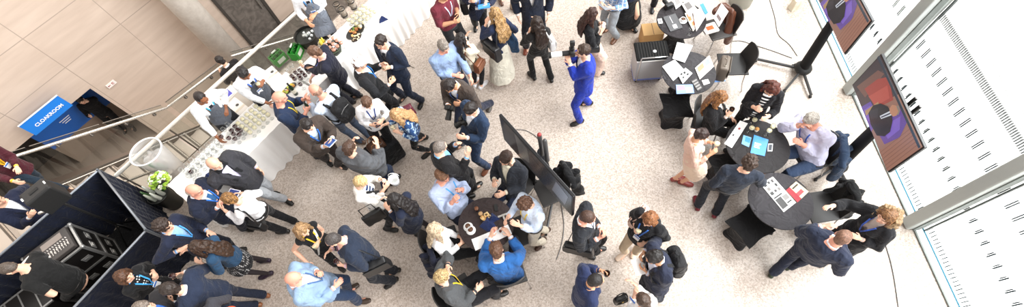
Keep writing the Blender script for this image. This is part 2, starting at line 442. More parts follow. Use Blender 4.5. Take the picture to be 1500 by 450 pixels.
    if beard:
        bc = np.array(lin(beard)); mk = front & (lz < -.035) & ~((abs(lz+.057) < .011) & (abs(lx) < .024)) & (lz > -.125) & (abs(lz+.02) + abs(lx)*0 > .0)
        cols[mk] = bc*.75+base*.25
    if hair[0] == 'bald' or hair[0] == 'fringe':
        pass
    bare = stocking and (bot[0] in ('skirt', 'long_skirt', 'dress'))
    if bare:
        lowz = co[:, 2] < (P[2]-z0)*.98
        arms = np.zeros(n, bool)
        for i in (0, 1):
            arms |= np.linalg.norm(co+root-wr[i], axis=1) < .22
            arms |= np.linalg.norm(co+root-el[i], axis=1) < .15
        cols[lowz & ~arms] = lin(stocking)
    ca = me.color_attributes.new('tone', 'FLOAT_COLOR', 'POINT'); ca.data.foreach_set('color', cols.astype(np.float32).ravel())
    E = empty('person', root, label, 'person', group)
    link('body', me, skin_mat(), E)
    st = random.random()*50
    # ---------- lower clothing
    kind, bc = bot[0], bot[1]; bpat = bot[2] if len(bot) > 2 else None; bc2 = bot[3] if len(bot) > 3 else '#ffffff'
    bmat = cloth(bc, bpat, bc2)
    if kind in ('trousers', 'jeans', 'wide', 'leggings'):
        g = G(); rr = {'trousers': (.095, .084, .068, .065, .064), 'jeans': (.093, .078, .062, .060, .050), 'wide': (.10, .10, .105, .115, .13), 'leggings': (.087, .074, .057, .055, .043)}[kind]
        lk = .93 if f else 1
        g.tube([tp(0, 0, z) for z in (-.1, -.02, .06)], [((a+.008)*s*wk, (b+.008)*s) for a, b in ((.15, .115), (.163, .12), (.15, .113))], side=Sf, n=14, capk=.4)
        for i in (0, 1):
            e0 = ank[i]+up*(-.025 if kind != 'leggings' else .02)
            g.tube([hipL[i], hipL[i]*.5+knees[i]*.5, knees[i], knees[i]*.5+e0*.5, e0], [r*s*lk*(.5+.5*build) for r in rr], n=12, capk=.25)
        link({'wide': 'trousers', 'leggings': 'trousers'}.get(kind, kind), remesh(g, .013, root, smooth=3, disp=(.010, 13, st)), bmat, E)
    elif kind in ('skirt', 'long_skirt', 'dress'):
        g = G(); kz = (knees[0]+knees[1])/2
        hem = kz+up*.02 if kind != 'long_skirt' else (ank[0]+ank[1])/2+up*.06
        w_ = .2 if kind == 'skirt' else .2 if kind == 'dress' else .245
        if sit:
            g.tube([P-F*.02, (hipL[0]+hipL[1])/2+F*.05, kz-F*.03], [(.185*s, .12*s), (.19*s, .1*s), (.16*s, .075*s)], side=S, n=16, capk=.4)
        else:
            g.tube([tp(0, 0, .08), tp(0, 0, -.02), (P*.5+hem*.5)-up*.02, hem], [(.15*s*wk, .112*s), (.172*s*wk, .128*s), (w_*.93*s, w_*.75*s), (w_*s*1.05, w_*.9*s)], side=Sf, n=20, capk=.08)
        link('skirt' if kind != 'dress' else 'skirt', remesh(g, .013, root, smooth=3, disp=(.016, 9, st)), bmat, E)
    # ---------- shoes
    for i in (0, 1):
        yaw = math.radians(face+(12 if i == 0 else -12)); d = np.array([math.cos(yaw), math.sin(yaw), 0]); sd = np.array([-d[1], d[0], 0])
        a = ank[i].copy(); zz = a[2]-.085*s
        hl = .055 if (shoe and isinstance(shoe, tuple) and shoe[1] == 'heel') else 0
        sc_ = shoe[0] if isinstance(shoe, tuple) else shoe
        g = G(); b = np.array([a[0], a[1], zz])
        g.tube([b-d*.055*s+up*(.04+hl), b+d*.02*s+up*(.042+hl*.7), b+d*.1*s+up*.034, b+d*.165*s+up*.026], [(.036*s, .038*s), (.040*s, .042*s), (.047*s, .03*s), (.034*s, .02*s)], side=sd, n=12, capk=.8)
        if not (f and hl == 0 and kind in ('skirt', 'dress', 'leggings')): g.tube([a-up*.03, a+up*.02], [.045*s, .043*s], n=10, capk=.2)
        g.tube([b-d*.06*s+up*.009, b+d*.03*s+up*.009, b+d*.1*s+up*.009, b+d*.17*s+up*.009], [(.036*s, .009), (.037*s, .009), (.049*s, .009), (.032*s, .009)], side=sd, n=12, capk=.8)
        if hl: g.tube([b-d*.06*s+up*.045, b-d*.062*s+up*.004], [.012, .008], n=8)
        link('shoe', remesh(g, .0085, root, smooth=2), mat('shoe_leather', sc_, .35), E)
    # ---------- upper clothing
    tk, tc = top[0], top[1]; tpat = top[2] if len(top) > 2 else None; tc2 = top[3] if len(top) > 3 else '#ffffff'
    tmat = cloth(tc, tpat, tc2)
    openfront = tk in ('jacket', 'blazer', 'coat', 'cardigan', 'leather_jacket')
    thick = {'jacket': .020, 'blazer': .018, 'coat': .03, 'cardigan': .017, 'leather_jacket': .02, 'puffer_jacket': .042, 'sweater': .018}.get(tk, .013)
    hem = {'jacket': -.19, 'blazer': -.15, 'coat': -.42, 'cardigan': -.12, 'puffer_jacket': -.14, 'sweater': -.08, 'shirt': -.03, 'blouse': -.07, 'polo_shirt': -.08, 'top': -.06, 'leather_jacket': -.05}.get(tk, -.05)
    if sit: hem = max(hem, -.08)
    def torso(e, hem, sleeves, lap):
        g = G(); pts = [(z, a, b) for z, a, b in prof if z > max(hem, -.09)+.02 and z < .5]
        if hem < -.1: pts = [(hem, .172, .135), (hem*.55, .17, .13)] + pts
        else: pts = [(hem, .16, .12)] + pts
        pts.append((.497, .098 if f else .11, .078))
        ex = 1.5 if e > .025 else 1
        rings = [tp(0, 0 + (.0 if z > 0 else .004), z) for z, a, b in pts]
        g.tube(rings, [((a+e*ex)*s*wk, (b+e)*s) for z, a, b in pts], side=Sf, n=20, capk=.12)
        if f:
            for sg in (1, -1): g.ball(tp(sg*.065, .085, .335), (.06*s+e*.6, .052*s+e, .06*s+e*.6))
        for i, sg in ((0, 1), (1, -1)):
            g.tube([tp(sg*.075, -.004, .458), tp(sg*.13, -.004, .452), shd[i]], [(.056+e*.7)*s*wk, (.060+e*.7)*s*wk, (.060+e*.8)*s*wk])
            if e <= .019 and sleeves != 'none': g.ball(shd[i], (.058+e*1.3)*s*wk)
            if sleeves == 'none': continue
            eb = (.011 if e > .014 else .007)
            if sleeves == 'short': g.tube([shd[i], shd[i]*.3+el[i]*.7], [(.058+e)*s*wk, (.054+e)*s*wk], capk=.1)
            else:
                cut = .80 if sleeves == 'long' else .25
                w2 = el[i]*(1-cut)+wr[i]*cut
                m_ = el[i]*.5+w2*.5
                g.tube([shd[i], shd[i]*.5+el[i]*.5, el[i], m_, w2], [(r+e*.8+eb)*s*wk for r in (.054, .046, .042, .037, .030 if sleeves == 'long' else .037)], n=12, capk=.12)
        if lap:
            for sg in (1, -1):
                pp = []
                for t in (0, .35, .7, 1):
                    a_ = .012+t*(.072-.012); z_ = vz+t*(.47-vz)
                    bb = np.interp(z_, [p[0] for p in pts], [p[2] for p in pts]); aa = np.interp(z_, [p[0] for p in pts], [p[1] for p in pts])
                    pp.append(tp(sg*a_*1.25, (bb+e)*math.sqrt(max(0, 1-(a_*1.25/aa)**2))+.002, z_))
                g.tube(pp, [(.012, .006), (.034, .007), (.036, .008), (.026, .009)], side=Sf, n=10)
            g.tube([tp(.075, .01, .487), tp(.05, -.058, .505), tp(0, -.075, .51), tp(-.05, -.058, .505), tp(-.075, .01, .487)], [(.016, .014)]*5, n=8)
        return g
    vz = {'coat': .2, 'cardigan': .12}.get(tk, .22)
    g = torso(thick, hem, sleeve if not (tk == 'top' and sleeve == 'long') else 'long', openfront)
    if not openfront and tk in ('shirt', 'polo_shirt', 'puffer_jacket'):
        g.tube([tp(.052, .035, .495), tp(.062, -.02, .507), tp(0, -.07, .517), tp(-.062, -.02, .507), tp(-.052, .035, .495)], [(.014, .018)]*5, n=8)
    me = remesh(g, .012 if tk != 'puffer_jacket' else .014, root, smooth=3, disp=(.014, 12, st))
    bmv = [v.co.copy() for v in me.vertices]; bv = BVHTree.FromPolygons(bmv, [tuple(p.vertices) for p in me.polygons])
    def front(a, z, lift=.006):
        o = tp(a, .6, z)-root; hit = bv.ray_cast(Vector(o), Vector(-Ff), 1.2)
        if hit[0] is None or (np.array(hit[0])-(tp(a, 0, z)-root)).dot(Ff) > .23: return tp(a, .13, z)-root+Ff*lift
        return np.array(hit[0])+Ff*lift
    if openfront:
        bm = bmesh.new(); bm.from_mesh(me)
        for sg in (1, -1):
            a0 = tp(sg*.002, 0, vz)-root; a1 = tp(sg*.058, 0, .47)-root
            nrm = np.cross(a1-a0, Ff); nrm = nrm/np.linalg.norm(nrm)
            fr = [x for x in bm.faces if (np.array(x.calc_center_median())+root-P).dot(Ff) > .0]
            geo = list({e for x in fr for e in x.edges})+fr+list({v for x in fr for v in x.verts})
            bmesh.ops.bisect_plane(bm, geom=geo, plane_co=Vector(a0), plane_no=Vector(nrm), dist=1e-5)
        kill = []
        for x in bm.faces:
            c = np.array(x.calc_center_median())+root-P; z = c.dot(U)/(s*k); a = c.dot(Sf)/(s*wk); b = c.dot(Ff)
            if z > vz and b > .02 and abs(a) < .002+(.056)*(z-vz)/(.47-vz) and b > 0: kill.append(x)
            elif tk == 'cardigan' and b > .03 and abs(a) < .03: kill.append(x)
        bmesh.ops.delete(bm, geom=kill, context='FACES'); bm.to_mesh(me); bm.free()
    tname = {'jacket': 'jacket', 'leather_jacket': 'jacket', 'puffer_jacket': 'jacket', 'top': 'blouse'}.get(tk, tk)
    link(tname, me, tmat, E)
    if openfront:
        sc_ = shirt or '#e9ecf2'; spat = None; s2 = '#ffffff'
        if isinstance(sc_, tuple): sc_, spat, s2 = sc_
        g = G(); pts = [(z, a, b) for z, a, b in prof if -.05 < z < .5]+[(.497, .09, .07)]
        g.tube([tp(0, 0, z) for z, a, b in pts], [((a-.004)*s*wk, (b+.005)*s) for z, a, b in pts], side=Sf, n=18, capk=.15)
        if f:
            for sg in (1, -1): g.ball(tp(sg*.065, .085, .335), (.06*s, .056*s, .06*s))
        if not f or spat is None:
            g.tube([tp(.02, .062, .478), tp(.055, .025, .508), tp(.05, -.04, .53), tp(0, -.062, .535), tp(-.05, -.04, .53), tp(-.055, .025, .508), tp(-.02, .062, .478)], [(.011, .017)]*7, n=8)
        for i in (0, 1):
            if sleeve == 'long' and tk not in ('cardigan',): g.tube([el[i]*.15+wr[i]*.85, el[i]*.03+wr[i]*.97], [.034*s*wk]*2, n=10, capk=.1)
        link('shirt', remesh(g, .011, root, smooth=2), cloth(sc_, spat, s2), E)
    if tk in ('dress',): pass
    def strip(name, pts, w, m, parent=E, side=None, th=.0015):
        """a thin ribbon with real thickness along points on the chest"""
        vs = []; fs = []
        for i, p in enumerate(pts):
            d = pts[min(i+1, len(pts)-1)]-pts[max(0, i-1)]; sd = np.cross(d, Ff); sd = sd/(np.linalg.norm(sd)+1e-9)
            for off in (Ff*th, -Ff*th):
                vs.append(p+sd*w/2+off); vs.append(p-sd*w/2+off)
        for i in range(len(pts)-1):
            a = 4*i
            fs += [(a, a+1, a+5, a+4), (a+3, a+2, a+6, a+7), (a+2, a, a+4, a+6), (a+1, a+3, a+7, a+5)]
        e = 4*(len(pts)-1); fs += [(0, 2, 3, 1), (e, e+1, e+3, e+2)]
        g = G().add(vs, fs); return g.build(name, m, parent)
    if tie:
        zz = np.linspace(.462, .2, 9); strip('tie', [front(0, z, -.004 if openfront else .005)+Ff*(.0) for z in zz], .06*s, cloth(tie if isinstance(tie, str) else tie[0], None if isinstance(tie, str) else tie[1], '#b9c0cc' if isinstance(tie, str) else tie[2], rough=.5))
    if lanyard:
        lc = lanyard; pts = []
        l0 = None
        for sg in (1, -1):
            seg = [tp(sg*.06, -.03, .512)-root, tp(sg*.066, .03, .50)-root]+[front(sg*(.066-.056*t), .47-.25*t) for t in np.linspace(.05, 1, 9)]
            o = strip('lanyard', seg, .018*s, cloth(lc, rough=.5)); l0 = l0 or o
        if badge:
            c = front(0, .175, .010); g = G().box(c, (.085, .006, .11), ax=(Sf, Ff, U), bev=.002)
            b_ = g.build('name_badge', mat('badge_card', '#f3f5f7', .35), l0)
            G().box(c+Ff*.0042+U*.033, (.078, .0015, .022), ax=(Sf, Ff, U)).build('badge_header', mat('badge_header', '#2f6fc4', .4), l0)
    if bot[0] in ('trousers', 'jeans') and not openfront and tk in ('shirt', 'polo_shirt'):
        pts = [tp(.172*math.cos(a), .132*math.sin(a), -.015)-root for a in np.linspace(0, 2*math.pi, 25)]
        G().tube(pts, [(.004, .017)]*25, side=(0, 0, 1), n=6, capk=0, closed=False).build('belt', mat('leather_belt', '#1d1510', .4), E, smooth=True)
    if apron:
        g = G(); zs = [(.42, .10, .122), (.36, .125, .13), (.22, .145, .120), (.12, .15, .12), (.0, .17, .135)]
        g.tube([tp(0, .022, z) for z, a, b in zs], [((a+.006)*s*wk, (b+.0)*s) for z, a, b in zs], side=Sf, n=18, capk=.05)
        kb = (knees[0]+knees[1])/2+up*.05
        g.tube([tp(0, .02, .02), tp(0, .03, -.2), kb+F*.04], [(.178*s, .14*s), (.19*s, .15*s), (.2*s, .15*s)], side=Sf, n=18, capk=.05)
        link('apron', remesh(g, .012, root, smooth=3, disp=(.006, 10, st)), cloth(apron), E)
        for sg in (1, -1): strip('apron_strap', [front(sg*.07, z, .004) for z in (.36, .40, .44)]+[tp(sg*.07, .03, .505)-root], .02, cloth('#5b4636'))
    if scarf:
        g = G(); pts = [tp(.075*math.cos(a), .07*math.sin(a)+.0, .50) for a in np.linspace(0, 2*math.pi, 14)]
        g.tube(pts, [.03]*14, n=8); 
        for sg in (1, -1): g.tube([tp(sg*.06, .07, .49), tp(sg*.055, .14, .4), tp(sg*.05, .15, .2)], [(.035, .018)]*3, side=Sf, n=8)
        link('scarf', remesh(g, .011, root, smooth=2, disp=(.008, 22, st)), cloth(scarf), E)
    if hood:
        g = G()
        g.tube([hp(.10, .0, -.07), hp(.105, -.05, .03), hp(0, -.12, .05), hp(-.105, -.05, .03), hp(-.10, .0, -.07)], [.035, .045, .055, .045, .035], n=10)
        g.tube([tp(.1, .02, .46), tp(.09, -.07, .49), tp(0, -.11, .49), tp(-.09, -.07, .49), tp(-.1, .02, .46)], [.045, .055, .06, .055, .045], n=10)
        link('fur_hood', remesh(g, .009, root, smooth=1, disp=(.022, 60, st)), hair_mat(hood, '#8a7052'), E)
    if strap:
        sgn, sc_ = strap
        seg = [tp(sgn*.10, -.03, .497)-root]+[front(sgn*(.10-.26*t), .48-.48*t, .009) for t in np.linspace(0.05, 1, 10)]
        strip('bag_strap', seg, .035, cloth(sc_, rough=.5))
    # ---------- hair
    style, hc_ = hair[0], hair[1]; hc2 = hair[2] if len(hair) > 2 else None
    hm = hair_mat(hc_, hc2)
    if style not in ('bald',):
        g = G(); amp = .011
        if style == 'fringe':
            g.ball(hp(0, -.034, -.004), (.081*hk, .082*hk, .050*hk), hax, n=18, m=12); g.ball(hp(0, -.06, -.03), (.06*hk, .045*hk, .045*hk), hax)
            amp = .005
        elif style == 'crop':
            g.ball(hp(0, -.020, .028), (.0795*hk, .095*hk, .0935*hk), hax, n=20, m=14); g.ball(hp(0, -.052, -.025), (.062*hk, .05*hk, .055*hk), hax); amp = .003
        else:
            big = {'curly': .008, 'thick': .008}.get(style, 0)
            g.ball(hp(0, -.020, .034), ((.085+big)*hk, (.100+big*.5)*hk, (.098+big)*hk), hax, n=20, m=14)
            g.ball(hp(0, -.055, -.028), (.064*hk, .052*hk, .06*hk), hax)
            if not f: g.tube([hp(-.04, .05, .090), hp(.04, .052, .088)], [.015*hk, .013*hk], n=8)
            if style == 'curly': amp = .022
            if style == 'bob':
                for sg in (1, -1): g.tube([hp(sg*.06, -.01, .05), hp(sg*.088, -.005, -.02), hp(sg*.084, .008, -.095)], [(.035*hk, .045*hk), (.028*hk, .052*hk), (.022*hk, .04*hk)], side=Sh, n=10)
                g.tube([hp(0, -.05, .05), hp(0, -.085, -.03), hp(0, -.075, -.10)], [(.07*hk, .05*hk), (.085*hk, .042*hk), (.08*hk, .035*hk)], side=Sh, n=14); amp = .012
            if style in ('long', 'wavy'):
                wv = .02 if style == 'wavy' else 0
                for sg in (1, -1):
                    g.tube([hp(sg*.055, .0, .06), hp(sg*.086, -.005, -.02), hp(sg*.092, .0, -.11), tp(sg*.10/wk, .045, .40)], [(.035*hk, .045*hk), (.026*hk, .05*hk), (.028*hk, .045*hk), (.022, .024)], side=Sh, n=10)
                g.tube([hp(0, -.05, .05), hp(0, -.09, -.04), hp(0, -.085, -.13)*.6+tp(0, -.13, .46)*.4, tp(0, -.135-wv, .36), tp(0, -.13-wv, .22 if style == 'wavy' else .2)],
                       [(.075*hk, .055*hk), (.09*hk, .045*hk), ((.10+wv)*hk, .042*hk), (.115+wv, .035+wv*.5), (.07+wv, .022)], side=Sf, n=16); amp = .014 if style == 'long' else .022
            if style == 'pony':
                g.ball(hp(0, -.115, .02), (.032*hk, .03*hk, .03*hk), hax); g.tube([hp(0, -.12, .02), hp(0, -.155, -.06), tp(0, -.14, .36)], [.026, .032, .014], n=10); amp = .01
            if style == 'bun':
                g.ball(hp(0, -.115, .045), (.045*hk, .038*hk, .042*hk), hax); amp = .012
        link('hair', remesh(g, .0075, root, smooth=2, disp=(amp, 42 if style == 'curly' else 26 if style == 'wavy' else 34, st)), hm, E)
    if cap:
        g = G(); g.ball(hp(0, -.015, .045), (.092*hk, .108*hk, .094*hk), hax, n=20, m=12)
        g.tube([hp(0, .07, .045), hp(0, .15, .03)], [(.07*hk, .008), (.05*hk, .006)], side=Sh, n=14)
        link('cap', remesh(g, .009, root, smooth=2), cloth(cap), E)
        G().ball(hp(0, -.015, .14)-root, (.01, .01, .006)).build('cap_button', cloth('#b86a6a'), E, smooth=True)
    if beard:
        g = G(); g.tube([hp(-.05, .035, -.06), hp(-.03, .066, -.088), hp(0, .078, -.098), hp(.03, .066, -.088), hp(.05, .035, -.06)], [.012, .016, .018, .016, .012], n=8)
        link('beard', remesh(g, .0075, root, smooth=1, disp=(.006, 50, st)), hair_mat(beard), E)
    if glasses:
        g = G()
        for sg in (1, -1):
            ring = [hp(sg*.032+.023*math.cos(a), .098, .014+.018*math.sin(a))-root for a in np.linspace(0, 2*math.pi, 17)]
            g.tube(ring, [.0022]*17, n=6, capk=0, closed=False); g.tube([hp(sg*.055, .097, .018)-root, hp(sg*.082, .01, .012)-root], .0022, n=6)
        g.tube([hp(-.009, .1, .018)-root, hp(.009, .1, .018)-root], .0022, n=6)
        g.build('glasses', mat('spectacle_frame', '#1a1a1a', .3), E, smooth=True)
    grip = [wr[i]+hd_[i][0]*.085*s+hd_[i][1]*.032 for i in (0, 1)]
    R = dict(E=E, root=root, P=P, N=Nk, C=C, U=U, F=Ff, S=Sf, Ff=F, Sl=S, tp=tp, hp=hp, grip=grip, wr=wr, shd=shd, hands=hd_, s=s, wk=wk, knees=knees, el=el)
    PEOPLE.append(R); return R
# ------------------------------------------------------------------ the setting
def nodes(name):
    m = bpy.data.materials.new(name); m.use_nodes = True; nt = m.node_tree
    return m, nt, nt.nodes, nt.links, nt.nodes['Principled BSDF']
def terrazzo(name, c1, c2, c3, rough=.35):
    m, nt, N, L, b = nodes(name)
    tc = N.new('ShaderNodeTexCoord')
    v = N.new('ShaderNodeTexVoronoi'); v.inputs['Scale'].default_value = 55; L.new(tc.outputs['Object'], v.inputs['Vector'])
    r = N.new('ShaderNodeValToRGB'); e = r.color_ramp.elements; e[0].position = .0; e[0].color = lin(c2); e[1].position = .42; e[1].color = lin(c1)
    x = r.color_ramp.elements.new(.85); x.color = lin(c3)
    sx = N.new('ShaderNodeSeparateColor'); L.new(v.outputs['Color'], sx.inputs[0]); L.new(sx.outputs[0], r.inputs[0])
    n = N.new('ShaderNodeTexNoise'); n.inputs['Scale'].default_value = 26; n.inputs['Detail'].default_value = 5; n.inputs['Roughness'].default_value = .75; L.new(tc.outputs['Object'], n.inputs['Vector'])
    n2 = N.new('ShaderNodeTexNoise'); n2.inputs['Scale'].default_value = .9; n2.inputs['Detail'].default_value = 3; L.new(tc.outputs['Object'], n2.inputs['Vector'])
    h = N.new('ShaderNodeMix'); h.data_type = 'RGBA'; h.blend_type = 'MULTIPLY'; h.inputs[0].default_value = 1
    mr = N.new('ShaderNodeMapRange'); mr.inputs['From Min'].default_value = .3; mr.inputs['From Max'].default_value = .7; mr.inputs['To Min'].default_value = .87; mr.inputs['To Max'].default_value = 1.07; L.new(n.outputs['Fac'], mr.inputs['Value'])
    mr2 = N.new('ShaderNodeMapRange'); mr2.inputs['To Min'].default_value = .93; mr2.inputs['To Max'].default_value = 1.05; L.new(n2.outputs['Fac'], mr2.inputs['Value'])
    mu = N.new('ShaderNodeMath'); mu.operation = 'MULTIPLY'; L.new(mr.outputs[0], mu.inputs[0]); L.new(mr2.outputs[0], mu.inputs[1])
    L.new(r.outputs[0], h.inputs[6]); L.new(mu.outputs[0], h.inputs[7]); L.new(h.outputs[2], b.inputs['Base Color'])
    b.inputs['Roughness'].default_value = rough; b.inputs['Specular IOR Level'].default_value = .55
    return m
floor_m = terrazzo('terrazzo', '#bdaea1', '#a6988c', '#cdc1b7', .34)
EDGE = 7.39
# the upper floor: polygon bounded by the stair void on the left and the glass wall on the right
pa, pb = un(-3.95, EDGE), un(9.0, EDGE)
poly = [(5.2, -6), (5.2, 12.4), (pb[0], pb[1]), (pa[0], pa[1]), tuple(un(-3.95, 12)[:2]), (-16, -6)]
poly = poly[::-1]
G().prism([(x, y) for x, y in poly[::-1]], -.35, 0).build('floor', floor_m, kind='structure')
# steel edge trim of the void
G().tube([un(-3.9, EDGE+.01, -.02), un(9, EDGE+.01, -.02)], [(.02, .035)]*2, side=NA, n=4, capk=0).build('trim_1', mat('steel_edge', '#8f877e', .4, .6), kind='structure')
# lower floor, foyer of the cloakroom
lowm, nt, N, L, b = nodes('polished_stone')
tc = N.new('ShaderNodeTexCoord'); n = N.new('ShaderNodeTexNoise'); n.inputs['Scale'].default_value = 3; n.inputs['Detail'].default_value = 6; L.new(tc.outputs['Object'], n.inputs['Vector'])
r = N.new('ShaderNodeValToRGB'); r.color_ramp.elements[0].color = lin('#a59486'); r.color_ramp.elements[1].color = lin('#bfae9f'); L.new(n.outputs['Fac'], r.inputs[0]); L.new(r.outputs[0], b.inputs['Base Color']); b.inputs['Roughness'].default_value = .3
pts = [un(-14, 6), un(12, 6), un(12, 14.2), un(-14, 14.2)]
G().prism([(p[0], p[1]) for p in pts], -4.8, -4.5).build('floor_lower', lowm, kind='structure')
# dark slate floor towards the door on the lower level
slate, nt, N, L, b = nodes('dark_slate')
tc = N.new('ShaderNodeTexCoord'); n = N.new('ShaderNodeTexNoise'); n.inputs['Scale'].default_value = 4; n.inputs['Detail'].default_value = 8; n.inputs['Distortion'].default_value = 1.5; L.new(tc.outputs['Object'], n.inputs['Vector'])
r = N.new('ShaderNodeValToRGB'); r.color_ramp.elements[0].position = .35; r.color_ramp.elements[0].color = lin('#57514c'); r.color_ramp.elements[1].position = .75; r.color_ramp.elements[1].color = lin('#7d756e'); L.new(n.outputs['Fac'], r.inputs[0]); L.new(r.outputs[0], b.inputs['Base Color']); b.inputs['Roughness'].default_value = .4
pts = [un(2.55, 7), un(12, 7), un(12, 13.69), un(2.55, 13.69)]
G().prism([(p[0], p[1]) for p in pts], -4.499, -4.488).build('floor_entry', slate, kind='structure')
# left wall of big stone panels with an opening for the cloakroom and a door
WN = 13.7
wallm, nt, N, L, b = nodes('stone_panels')
tc = N.new('ShaderNodeTexCoord'); s_ = N.new('ShaderNodeSeparateXYZ'); L.new(tc.outputs['Object'], s_.inputs[0])
def mth(op, a, bb=None, c=None):
    x = N.new('ShaderNodeMath'); x.operation = op
    for i, v in enumerate((a, bb, c)):
        if v is None: continue
        if isinstance(v, (int, float)): x.inputs[i].default_value = v
        else: L.new(v, x.inputs[i])
    return x.outputs[0]
def joint(src, off, per, w):
    f = mth('FRACT', mth('DIVIDE', mth('SUBTRACT', src, off), per)); d = mth('MINIMUM', f, mth('SUBTRACT', 1, f)); return mth('LESS_THAN', d, w/per)
jv = joint(s_.outputs['X'], -.72, 1.6, .010); jh = joint(s_.outputs['Z'], -1.37, 1.04, .010)
jh = mth('MULTIPLY', jh, mth('GREATER_THAN', s_.outputs['Z'], -1.6))
jj = mth('MAXIMUM', jv, jh)
mp = N.new('ShaderNodeMapping'); mp.inputs['Scale'].default_value = (.5, 1, 3.5); L.new(tc.outputs['Object'], mp.inputs[0])
n = N.new('ShaderNodeTexNoise'); n.inputs['Scale'].default_value = 1.6; n.inputs['Detail'].default_value = 6; L.new(mp.outputs[0], n.inputs['Vector'])
r = N.new('ShaderNodeValToRGB'); r.color_ramp.elements[0].position = .3; r.color_ramp.elements[0].color = lin('#c0ad9e'); r.color_ramp.elements[1].position = .7; r.color_ramp.elements[1].color = lin('#cfbdae'); L.new(n.outputs['Fac'], r.inputs[0])
mx = N.new('ShaderNodeMix'); mx.data_type = 'RGBA'; L.new(jj, mx.inputs[0]); L.new(r.outputs[0], mx.inputs[6]); mx.inputs[7].default_value = lin('#a8988b'); L.new(mx.outputs[2], b.inputs['Base Color']); b.inputs['Roughness'].default_value = .45
g = G()
def wbox(u0, u1, n0, n1, z0, z1): g.box([(u0+u1)/2, (n0+n1)/2, (z0+z1)/2], (u1-u0, n1-n0, z1-z0))
OU0, OU1, OZ = -5.2, -.80, -2.15
wbox(-14, OU0, 0, .4, -4.5, 6); wbox(OU1, 12, 0, .4, -4.5, 6); wbox(OU0, OU1, 0, .4, OZ, 6)
me = g.mesh('wall'); w = link('wall_left', me, wallm, smooth=False, kind='structure')
w.location = Vector(un(0, WN)); w.rotation_euler = (0, 0, math.radians(52.5))
# recess of the cloakroom: dark room behind the opening
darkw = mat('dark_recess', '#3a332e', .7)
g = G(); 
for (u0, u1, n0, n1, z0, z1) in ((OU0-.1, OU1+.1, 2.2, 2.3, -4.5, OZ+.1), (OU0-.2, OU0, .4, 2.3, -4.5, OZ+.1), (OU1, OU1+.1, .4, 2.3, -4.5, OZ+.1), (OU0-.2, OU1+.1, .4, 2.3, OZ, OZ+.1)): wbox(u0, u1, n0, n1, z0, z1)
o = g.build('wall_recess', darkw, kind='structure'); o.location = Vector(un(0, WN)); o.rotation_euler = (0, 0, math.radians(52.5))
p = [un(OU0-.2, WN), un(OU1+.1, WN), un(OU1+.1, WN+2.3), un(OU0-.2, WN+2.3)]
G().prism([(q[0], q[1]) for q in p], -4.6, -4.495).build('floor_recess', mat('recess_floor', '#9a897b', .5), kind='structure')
def inwall(name, boxes, m, **k):
    g = G()
    for (u0, u1, n0, n1, z0, z1) in boxes: g.box([(u0+u1)/2, (n0+n1)/2, (z0+z1)/2], (abs(u1-u0), abs(n1-n0), z1-z0))
    o = g.build(name, m, **k)
    if k.get('parent') is None: o.location = Vector(un(0, WN)); o.rotation_euler = (0, 0, math.radians(52.5))
    return o
# grey metal door at the top with its frame
d1 = inwall('door_1', [(3.08, 4.15, -.03, .03, -4.47, -1.9)], slate, kind='structure')
inwall('door_frame', [(3.0, 3.08, -.06, .05, -4.5, -1.8), (4.15, 4.25, -.06, .05, -4.5, -1.8), (3.08, 4.15, -.06, .05, -1.9, -1.8)], mat('door_frame', '#3f3a36', .5), parent=d1)
inwall('door_handle', [(4.02, 4.06, -.10, -.03, -3.6, -3.2)], mat('brushed_steel', '#b9b6b0', .3, .9), parent=d1)
# round concrete column in front of the wall
conc, nt, N, L, b = nodes('cast_concrete')
tc = N.new('ShaderNodeTexCoord'); n = N.new('ShaderNodeTexNoise'); n.inputs['Scale'].default_value = 5; n.inputs['Detail'].default_value = 9; n.inputs['Roughness'].default_value = .7; L.new(tc.outputs['Object'], n.inputs['Vector'])
r = N.new('ShaderNodeValToRGB'); r.color_ramp.elements[0].position = .3; r.color_ramp.elements[0].color = lin('#b7aea4'); r.color_ramp.elements[1].position = .75; r.color_ramp.elements[1].color = lin('#d3cbc1'); L.new(n.outputs['Fac'], r.inputs[0]); L.new(r.outputs[0], b.inputs['Base Color']); b.inputs['Roughness'].default_value = .7
c = un(2.24, 13.05)
G().lathe([(.34, -4.5), (.34, -1), (.34, 6)], (c[0], c[1], 0), n=48).build('column_concrete', conc, smooth=True, kind='structure')
# white-grey column on the upper floor near the glass wall
c = at(1088, 13, 0)
G().lathe([(.20, 0), (.20, 3), (.20, 9)], (c[0], c[1]+.18, 0), n=40).build('column_grey', mat('column_paint', '#b9bcb4', .5), smooth=True, kind='structure')

